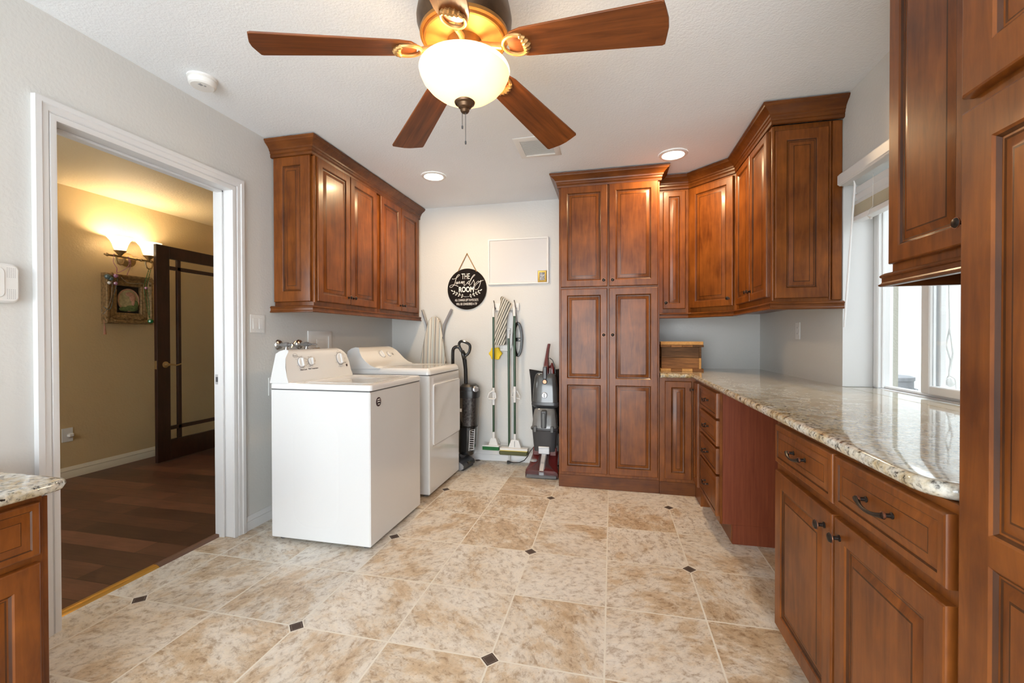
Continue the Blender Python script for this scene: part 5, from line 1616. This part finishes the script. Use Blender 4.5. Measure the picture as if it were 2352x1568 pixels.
# ------------------------------------------------------------------ ceiling fixtures
for (lx, ly, lab) in ((0.816, 3.304, 'lit recessed downlight in the ceiling near the washer cabinets'), (2.655, 3.304, 'lit recessed downlight in the ceiling above the pantry corner')):
    t = thing('recessed_downlight', lab, 'downlight', (lx, ly, H), 0, 'recessed ceiling downlights')
    mb = MB(); mb.lathe([(0.100, -0.0005), (0.100, -0.004), (0.094, -0.009), (0.078, -0.010), (0.072, -0.004)], n=36, cap=False); obj('trim_ring', mb, 'white_plastic', t)
    mb = MB(); mb.lathe([(0.074, -0.003), (0.074, -0.0045), (0.001, -0.0045)], n=32); obj('lens', mb, 'lens_lit', t)
sd = thing('smoke_detector', 'round white smoke detector on the ceiling near the doorway', 'smoke detector', (0.207, 1.800, H))
mb = MB(); mb.lathe([(0.066, -0.0005), (0.066, -0.010), (0.060, -0.014), (0.062, -0.018), (0.058, -0.038), (0.050, -0.044), (0.001, -0.046)], n=40); obj('housing', mb, 'white_plastic', sd)
mb = MB()
for k in range(5): mb.box(0.005, 0.020, -0.030 + k * 0.004, -0.028 + k * 0.004, -0.0465, -0.0445)
obj('sound_slots', mb, 'grey_print', sd)
mb = MB(); mb.lathe([(0.005, 0), (0.005, -0.002), (0.001, -0.0025)], c=(0.022, -0.005, -0.0448), n=12); obj('test_button', mb, 'grey_print', sd)
vt = thing('ceiling_vent', 'white slatted air register in the ceiling behind the fan', 'air vent', (1.730, 2.965, H))
mb = MB()
vq = [(-0.145, -0.160), (0.145, -0.160), (0.145, 0.160), (-0.145, 0.160)]
mb.rings([[(x, y, -0.0005) for x, y in vq], [(x, y, -0.004) for x, y in vq], [(x, y, -0.008) for x, y in offset_poly(vq, [-0.010] * 4)], [(x, y, -0.008) for x, y in offset_poly(vq, [-0.040] * 4)], [(x, y, -0.003) for x, y in offset_poly(vq, [-0.042] * 4)]], 0, True, True)
obj('frame', mb, 'white_plastic', vt)
for k in range(14):
    mb = MB(); mb.box(-0.104, 0.104, -0.006, 0.006, -0.0006, 0.0006, T=Matrix.Translation((0, -0.110 + k * 0.0165, -0.0075)) @ Matrix.Rotation(math.radians(14), 4, 'X')); obj('slat', mb, 'white_plastic', vt)

# ceiling fan
FX, FYc = 1.725, 1.450
fan = thing('ceiling_fan', 'five-blade walnut ceiling fan with glowing alabaster bowl light', 'ceiling fan', (FX, FYc, H))
zc = lambda z: z - H
mb = MB(); mb.lathe([(0.120, zc(2.519)), (0.128, zc(2.46)), (0.146, zc(2.40)), (0.160, zc(2.34)), (0.165, zc(2.312)), (0.164, zc(2.296)), (0.156, zc(2.272)), (0.152, zc(2.262))], n=56); obj('canopy', mb, 'antique_bronze', fan)
mb = MB(); mb.lathe([(0.151, zc(2.266)), (0.154, zc(2.258)), (0.153, zc(2.250)), (0.146, zc(2.246)), (0.143, zc(2.250)), (0.139, zc(2.242)), (0.134, zc(2.240)), (0.130, zc(2.246)), (0.100, zc(2.244)), (0.060, zc(2.238)), (0.058, zc(2.20)), (0.05, zc(2.165)), (0.02, zc(2.15))], n=56); obj('motor_plate', mb, 'antique_gold', fan)
mb = MB(); mb.lathe([(0.152, zc(2.138)), (0.156, zc(2.142)), (0.158, zc(2.137)), (0.155, zc(2.124)), (0.145, zc(2.102)), (0.127, zc(2.080)), (0.103, zc(2.061)), (0.078, zc(2.047)), (0.045, zc(2.037)), (0.012, zc(2.034)), (0.012, zc(2.037)), (0.045, zc(2.041)), (0.076, zc(2.051)), (0.100, zc(2.065)), (0.123, zc(2.083)), (0.141, zc(2.104)), (0.151, zc(2.126))], n=56, cap=False)
obj('bowl_shade', mb, 'alabaster_bowl', fan, sharp=60)
mb = MB(); mb.lathe([(0.030, zc(2.033)), (0.036, zc(2.028)), (0.034, zc(2.023)), (0.027, zc(2.020)), (0.022, zc(2.010)), (0.014, zc(2.006)), (0.016, zc(2.000)), (0.012, zc(1.993)), (0.004, zc(1.990))], n=30); mb.tube([(0, 0, zc(2.03)), (0, 0, zc(2.16))], 0.006, 8); obj('finial', mb, 'antique_bronze', fan)
for (dx, zb) in ((-0.008, 1.935), (0.004, 1.880)):
    mb = MB()
    k = 0
    z = 1.992
    while z > zb + 0.012:
        mb.ball((dx, -0.004, zc(z)), 0.0016, 6); z -= 0.0036
    mb.lathe([(0.001, zc(zb)), (0.0032, zc(zb + 0.002)), (0.0032, zc(zb + 0.010)), (0.001, zc(zb + 0.013))], c=(dx, -0.004, 0), n=10)
    obj('pull_chain', mb, 'dark_seam', fan)
ZB = 2.212
angs = [65.5, 133.5, 207.0, 279.0, 351.0]
R0, R1 = 0.165, 0.672
droop = math.atan2(0.086, 0.66)
ptch = math.radians(-11)
for k, a in enumerate(angs):
    T = Matrix.Translation((0, 0, zc(ZB))) @ Matrix.Rotation(math.radians(a), 4, 'Z') @ Matrix.Rotation(droop, 4, 'Y')
    Tb = T @ Matrix.Rotation(ptch, 4, 'X')
    wr, wt = 0.056, 0.078
    # top edge out to the tip, wavy end, back along the lower edge
    ol = [(R0, -wr * 0.45), (R0 + 0.02, -wr * 0.82), (R0 + 0.06, -wr)]
    ol += [(R1 - 0.014, -wt), (R1 - 0.006, -wt * 0.95), (R1, -wt * 0.6), (R1 + 0.006, -wt * 0.2), (R1 + 0.006, wt * 0.2), (R1, wt * 0.6), (R1 - 0.006, wt * 0.95), (R1 - 0.014, wt)]
    ol += [(R0 + 0.06, wr), (R0 + 0.02, wr * 0.82), (R0, wr * 0.45)]
    mb = MB(); mb.prism(ol, -0.0035, 0.0035, ch=0.0015)
    b = obj('blade', mb, 'walnut_blade', fan)
    b.matrix_local = Tb
    # decorative blade iron
    mb = MB()
    mb.tube([(0.055, 0, 0.012), (0.10, 0, 0.004), (0.148, 0, -0.006)], [0.013, 0.011, 0.012], 10, flat=0.7)
    rg = []
    for j in range(25):
        an = math.radians(-118 + 236 * j / 24) + PI
        rg.append((0.197 + 0.046 * math.cos(an), 0.039 * math.sin(an), -0.0075))
    mb.tube(rg, 0.0075, 8, flat=0.8)
    cs = []
    for j in range(13):
        q_ = -1 + j / 6
        cs.append((0.219 + 0.014 * (1 - q_ * q_) + 0.0035 * math.cos(j * PI), 0.038 * q_, -0.010))
    mb.tube(cs, [0.006 + 0.006 * (1 - abs(-1 + j / 6)) for j in range(13)], 8)
    ar = obj('blade_arm', mb, 'arm_gold', fan)
    ar.matrix_local = Tb

# ------------------------------------------------------------------ hall: door, sconce, framed plaque, beads
hd = MB()
DX, DYA, DYB_, DT = -2.015, 3.272, 4.190, 0.036
def hb(y0, y1, z0, z1, t=DT, bev=0.003):
    hd.box(DX - t / 2, DX + t / 2, y0, y1, z0, z1, 0, bev)
hb(DYA, DYA + 0.128, 0.012, 2.105); hb(DYB_ - 0.128, DYB_, 0.012, 2.105)
hb(DYA + 0.128, DYB_ - 0.128, 1.985, 2.105); hb(DYA + 0.128, DYB_ - 0.128, 0.012, 0.208)
ya, yb_ = DYA + 0.128, DYB_ - 0.128
for y in (ya + 0.080, yb_ - 0.117): hb(y, y + 0.037, 0.208, 1.985, 0.028)
for z in (0.305, 1.878): hb(ya, yb_, z, z + 0.037, 0.028)
d1 = struct('door_1', hd, 'espresso_wood', 'dark open hall door with glazed prairie panes', 'door')
mb = MB(); mb.box(DX - 0.003, DX + 0.003, ya, yb_, 0.208, 1.985); obj('glass_panes', mb, 'door_glass', d1)
mb = MB()
mb.lathe([(0.030, 0), (0.030, 0.006), (0.016, 0.012), (0.011, 0.030), (0.013, 0.045)], n=24, T=at(AX_PX, DX + DT / 2, 3.350, 0.950))
mb.tube([(DX + DT / 2 + 0.045, 3.350, 0.950), (DX + DT / 2 + 0.05, 3.38, 0.950), (DX + DT / 2 + 0.045, 3.42, 0.940), (DX + DT / 2 + 0.04, 3.45, 0.945), (DX + DT / 2 + 0.04, 3.475, 0.953)], [0.010, 0.009, 0.007, 0.007, 0.006], 10)
obj('door_handle', mb, 'brass_matte', d1)
mb = MB(); mb.box(DX - 0.012, DX + 0.012, DYA - 0.0015, DYA + 0.001, 0.91, 0.99, 0, 0.0005); mb.box(DX - 0.006, DX + 0.006, DYA - 0.008, DYA - 0.001, 0.94, 0.962, 0, 0.001); obj('latch_plate', mb, 'brass_matte', d1)

SX = -2.205
sc_ = thing('wall_sconce', 'antique brass wall sconce with two lit glass shades in the hall', 'wall light', (HX, 3.25, 1.955))
I = inv(sc_)
mb = MB()
n = 48
prf = [(0.074, 0.001), (0.078, 0.006), (0.070, 0.014), (0.045, 0.022), (0.022, 0.030), (0.012, 0.05)]
rs = [[(r_ * (1 + (0.02 * (k % 2) if i_ in (1, 2, 3) else 0)) * math.cos(2 * PI * k / n) * 0.85, r_ * (1 + (0.02 * (k % 2) if i_ in (1, 2, 3) else 0)) * math.sin(2 * PI * k / n), z) for k in range(n)] for i_, (r_, z) in enumerate(prf)]
mb.rings(rs, T=at(AX_PX, HX, 3.262, 1.960)); obj('rosette', mb.xf(I), 'brass_matte', sc_)
mb = MB()
mb.tube([(SX, 2.995, 1.962), (SX, 3.385, 1.962)], 0.010, 12)
for yy in (3.00, 3.24, 3.288, 3.38): mb.ball((SX, yy, 1.962), 0.0165, 12, sc=(1, 0.8, 1))
mb.ball((SX, 2.983, 1.962), 0.010, 10); mb.ball((SX, 3.397, 1.962), 0.010, 10)
mb.tube([(HX + 0.03, 3.262, 1.962), (SX, 3.262, 1.962)], 0.009, 10); obj('crossbar', mb.xf(I), 'brass_matte', sc_)
for yy in (3.106, 3.362):
    mb = MB()
    mb.tube([(SX, yy - 0.034, 1.960), (SX, yy - 0.034, 1.925), (SX, yy - 0.022, 1.896), (SX, yy, 1.886), (SX, yy + 0.022, 1.896), (SX, yy + 0.034, 1.925), (SX, yy + 0.034, 1.960)], 0.0075, 10); obj('scroll_arm', mb.xf(I), 'brass_matte', sc_)
    mb = MB(); mb.lathe([(0.010, 1.968), (0.018, 1.980), (0.030, 1.995), (0.046, 2.010), (0.047, 2.016), (0.030, 2.018)], c=(SX, yy, 0), n=28); obj('cup', mb.xf(I), 'brass_matte', sc_)
    mb = MB(); mb.lathe([(0.040, 2.018), (0.050, 2.045), (0.058, 2.075), (0.072, 2.105), (0.092, 2.130), (0.104, 2.142), (0.100, 2.142), (0.088, 2.130), (0.068, 2.105), (0.054, 2.075), (0.046, 2.045), (0.036, 2.022)], c=(SX, yy, 0), n=36, cap=False); obj('glass_shade', mb.xf(I), 'sconce_glass', sc_, sharp=60)

pk = thing('ornate_picture_frame', 'carved gold shadow-box frame with a faded round plaque in the hall', 'picture frame', (HX + 0.001, 3.245, 1.345), PI / 2)
mb = MB()
fq = [(-0.205, 0.0), (0.212, 0.0), (0.212, 0.465), (-0.205, 0.465)]
ofs = [(0, 0.0), (0, 0.055), (-0.006, 0.068), (-0.020, 0.070), (-0.034, 0.058), (-0.046, 0.050), (-0.060, 0.054), (-0.068, 0.052), (-0.080, 0.044), (-0.094, 0.046), (-0.104, 0.040), (-0.106, 0.014)]
mb.rings([[(x, z, d) for x, z in offset_poly(fq, [o] * 4)] for o, d in ofs], 0, True, False, T=AX_NY)
obj('frame', mb, 'ornate_gold', pk)
mb = MB(); mb.box(-0.105, 0.112, -0.018, -0.004, 0.100, 0.365); obj('backing', mb, 'picture_dark', pk)
mb = MB()
rq = random.Random(11)
for (cx_, cz_) in ((-0.185, 0.02), (0.19, 0.02), (-0.185, 0.445), (0.19, 0.445)):
    for j in range(9):
        a = rq.uniform(0, 6.28); r_ = rq.uniform(0.0, 0.045)
        mb.ball((cx_ * 0.93 + r_ * math.cos(a), -0.066 + rq.uniform(-0.004, 0.006), 0.2325 + (cz_ - 0.2325) * 0.93 + r_ * math.sin(a)), rq.uniform(0.008, 0.015), 8, sc=(1, 0.6, 1))
for j in range(22):
    mb.ball((-0.12 + j * 0.0115, -0.060, 0.052 + 0.006 * math.sin(j * 1.3)), 0.0075, 8, sc=(1, 0.7, 1))
obj('carved_ornament', mb, 'ornate_gold', pk)
mb = MB()
mb.lathe([(0.094, 0.018), (0.094, 0.026), (0.088, 0.030), (0.001, 0.030)], n=36, mat=0, T=at(AX_NY, 0.008, 0, 0.228), sy=1.15)
mb.lathe([(0.094, 0.026), (0.096, 0.033), (0.090, 0.034), (0.086, 0.031)], n=36, mat=1, T=at(AX_NY, 0.008, 0, 0.228), cap=False, sy=1.15)
obj('plaque', mb, ['picture_cream', 'picture_pink'], pk)
mb = MB()
for (x, z, rx, rz) in ((0.035, 0.150, 0.060, 0.030), (-0.03, 0.140, 0.050, 0.022), (0.07, 0.185, 0.024, 0.045)):
    mb.ball((x, -0.032, z), 1.0, 14, sc=(rx, 0.008, rz))
obj('painted_leaves', mb, 'picture_green', pk)
mb = MB()
for (x, z, rx, rz) in ((0.045, 0.255, 0.030, 0.042), (0.020, 0.285, 0.040, 0.022), (0.050, 0.205, 0.016, 0.036)):
    mb.ball((x, -0.030, z), 1.0, 14, sc=(rx, 0.009, rz))
obj('painted_blossoms', mb, 'picture_pink', pk)


def beads(label, ctrl, r, mat, extra=()):
    """bead strand through (y, z, x-offset from the hall wall) control points"""
    P = [Vector((HX + c[2], c[0], c[1])) for c in ctrl]
    pts = []
    for i in range(len(P) - 1):
        p0, p1, p2, p3 = P[max(i - 1, 0)], P[i], P[i + 1], P[min(i + 2, len(P) - 1)]
        for j in range(40):
            t = j / 40
            pts.append(0.5 * ((2 * p1) + (p2 - p0) * t + (2 * p0 - 5 * p1 + 4 * p2 - p3) * t * t + (3 * p1 - p0 - 3 * p2 + p3) * t ** 3))
    mb = MB()
    last = None
    for p in pts:
        if last is None or (p - last).length >= r * 2.05:
            mb.ball(tuple(p), r, 6); last = p
    o_ = P[0].copy()
    for (y, z, xo, rr, mi) in extra:
        mb.ball((HX + xo, y, z), rr, 10, mi)
    mb.xf(Matrix.Translation(-o_))
    mm = [mat] + (['bead_pink', 'bead_teal', 'white_print', 'bead_green'] if extra else [])
    return tag(obj('bead_necklace', mb, mm, loc=o_), label, 'beads', 'bead strands on the sconce and frame')


beads('pink bead strand looped over the left half of the sconce bar', [(3.045, 1.975, 0.156), (3.040, 1.90, 0.155), (3.070, 1.850, 0.150), (3.105, 1.815, 0.105), (3.140, 1.850, 0.150), (3.170, 1.90, 0.157), (3.168, 1.977, 0.150), (3.185, 1.90, 0.155), (3.182, 1.80, 0.110)], 0.0036, 'bead_pink', [(3.095, 1.785, 0.100, 0.020, 1), (3.100, 1.715, 0.090, 0.018, 1), (3.035, 1.770, 0.088, 0.024, 2), (3.062, 1.755, 0.09, 0.020, 2), (3.050, 1.715, 0.088, 0.015, 3)])
beads('green bead strand hanging from the right sconce scroll to the frame corner', [(3.352, 1.878, 0.150), (3.350, 1.78, 0.115), (3.352, 1.70, 0.092), (3.372, 1.55, 0.092), (3.398, 1.40, 0.095), (3.392, 1.55, 0.096), (3.374, 1.70, 0.095), (3.374, 1.79, 0.115), (3.372, 1.884, 0.150)], 0.0042, 'bead_green', [(3.402, 1.375, 0.100, 0.024, 4), (3.362, 1.70, 0.100, 0.015, 1)])
beads('silver bead strand draped down the left side of the carved frame', [(3.062, 1.790, 0.092), (3.072, 1.70, 0.090), (3.060, 1.56, 0.090), (3.020, 1.452, 0.086), (2.996, 1.425, 0.080), (2.994, 1.48, 0.078)], 0.0042, 'bead_silver', [(3.10, 1.77, 0.09, 0.004, 3)])
beads('dark teal bead strand hanging across the plaque from the frame top', [(3.118, 1.775, 0.090), (3.112, 1.70, 0.086), (3.085, 1.60, 0.086), (3.072, 1.52, 0.086), (3.05, 1.47, 0.086), (3.000, 1.495, 0.082)], 0.004, 'bead_teal')
beads('thin silver bead swag along the top edge of the carved frame', [(3.15, 1.775, 0.092), (3.20, 1.735, 0.090), (3.27, 1.735, 0.090), (3.34, 1.745, 0.090)], 0.0028, 'bead_silver')
mb = MB(); mb.tube([(0, 0, 0), (0.001, 0.004, -0.05)], [0.002, 0.004], 6); mb.tube([(0.001, 0.004, -0.05), (0.002, 0.006, -0.13)], [0.006, 0.011], 8)
tag(obj('tassel', mb, 'tassel', loc=(HX + 0.055, 3.026, 1.372)), 'faded red tassel dangling below the carved frame corner', 'tassel')
pw = thing('wall_outlet', 'white outlet with plugged-in night light low on the hall wall', 'outlet', (HX, 2.776, 0.375), PI / 2)
mb = MB(); mb.box(-0.040, 0.040, -0.006, -0.0005, -0.060, 0.060, 0, 0.003); obj('plate', mb, 'white_plastic', pw)
mb = MB(); mb.box(-0.008, 0.036, -0.034, -0.0062, -0.022, 0.014, 0, 0.009); obj('night_light', mb, 'white_plastic', pw)
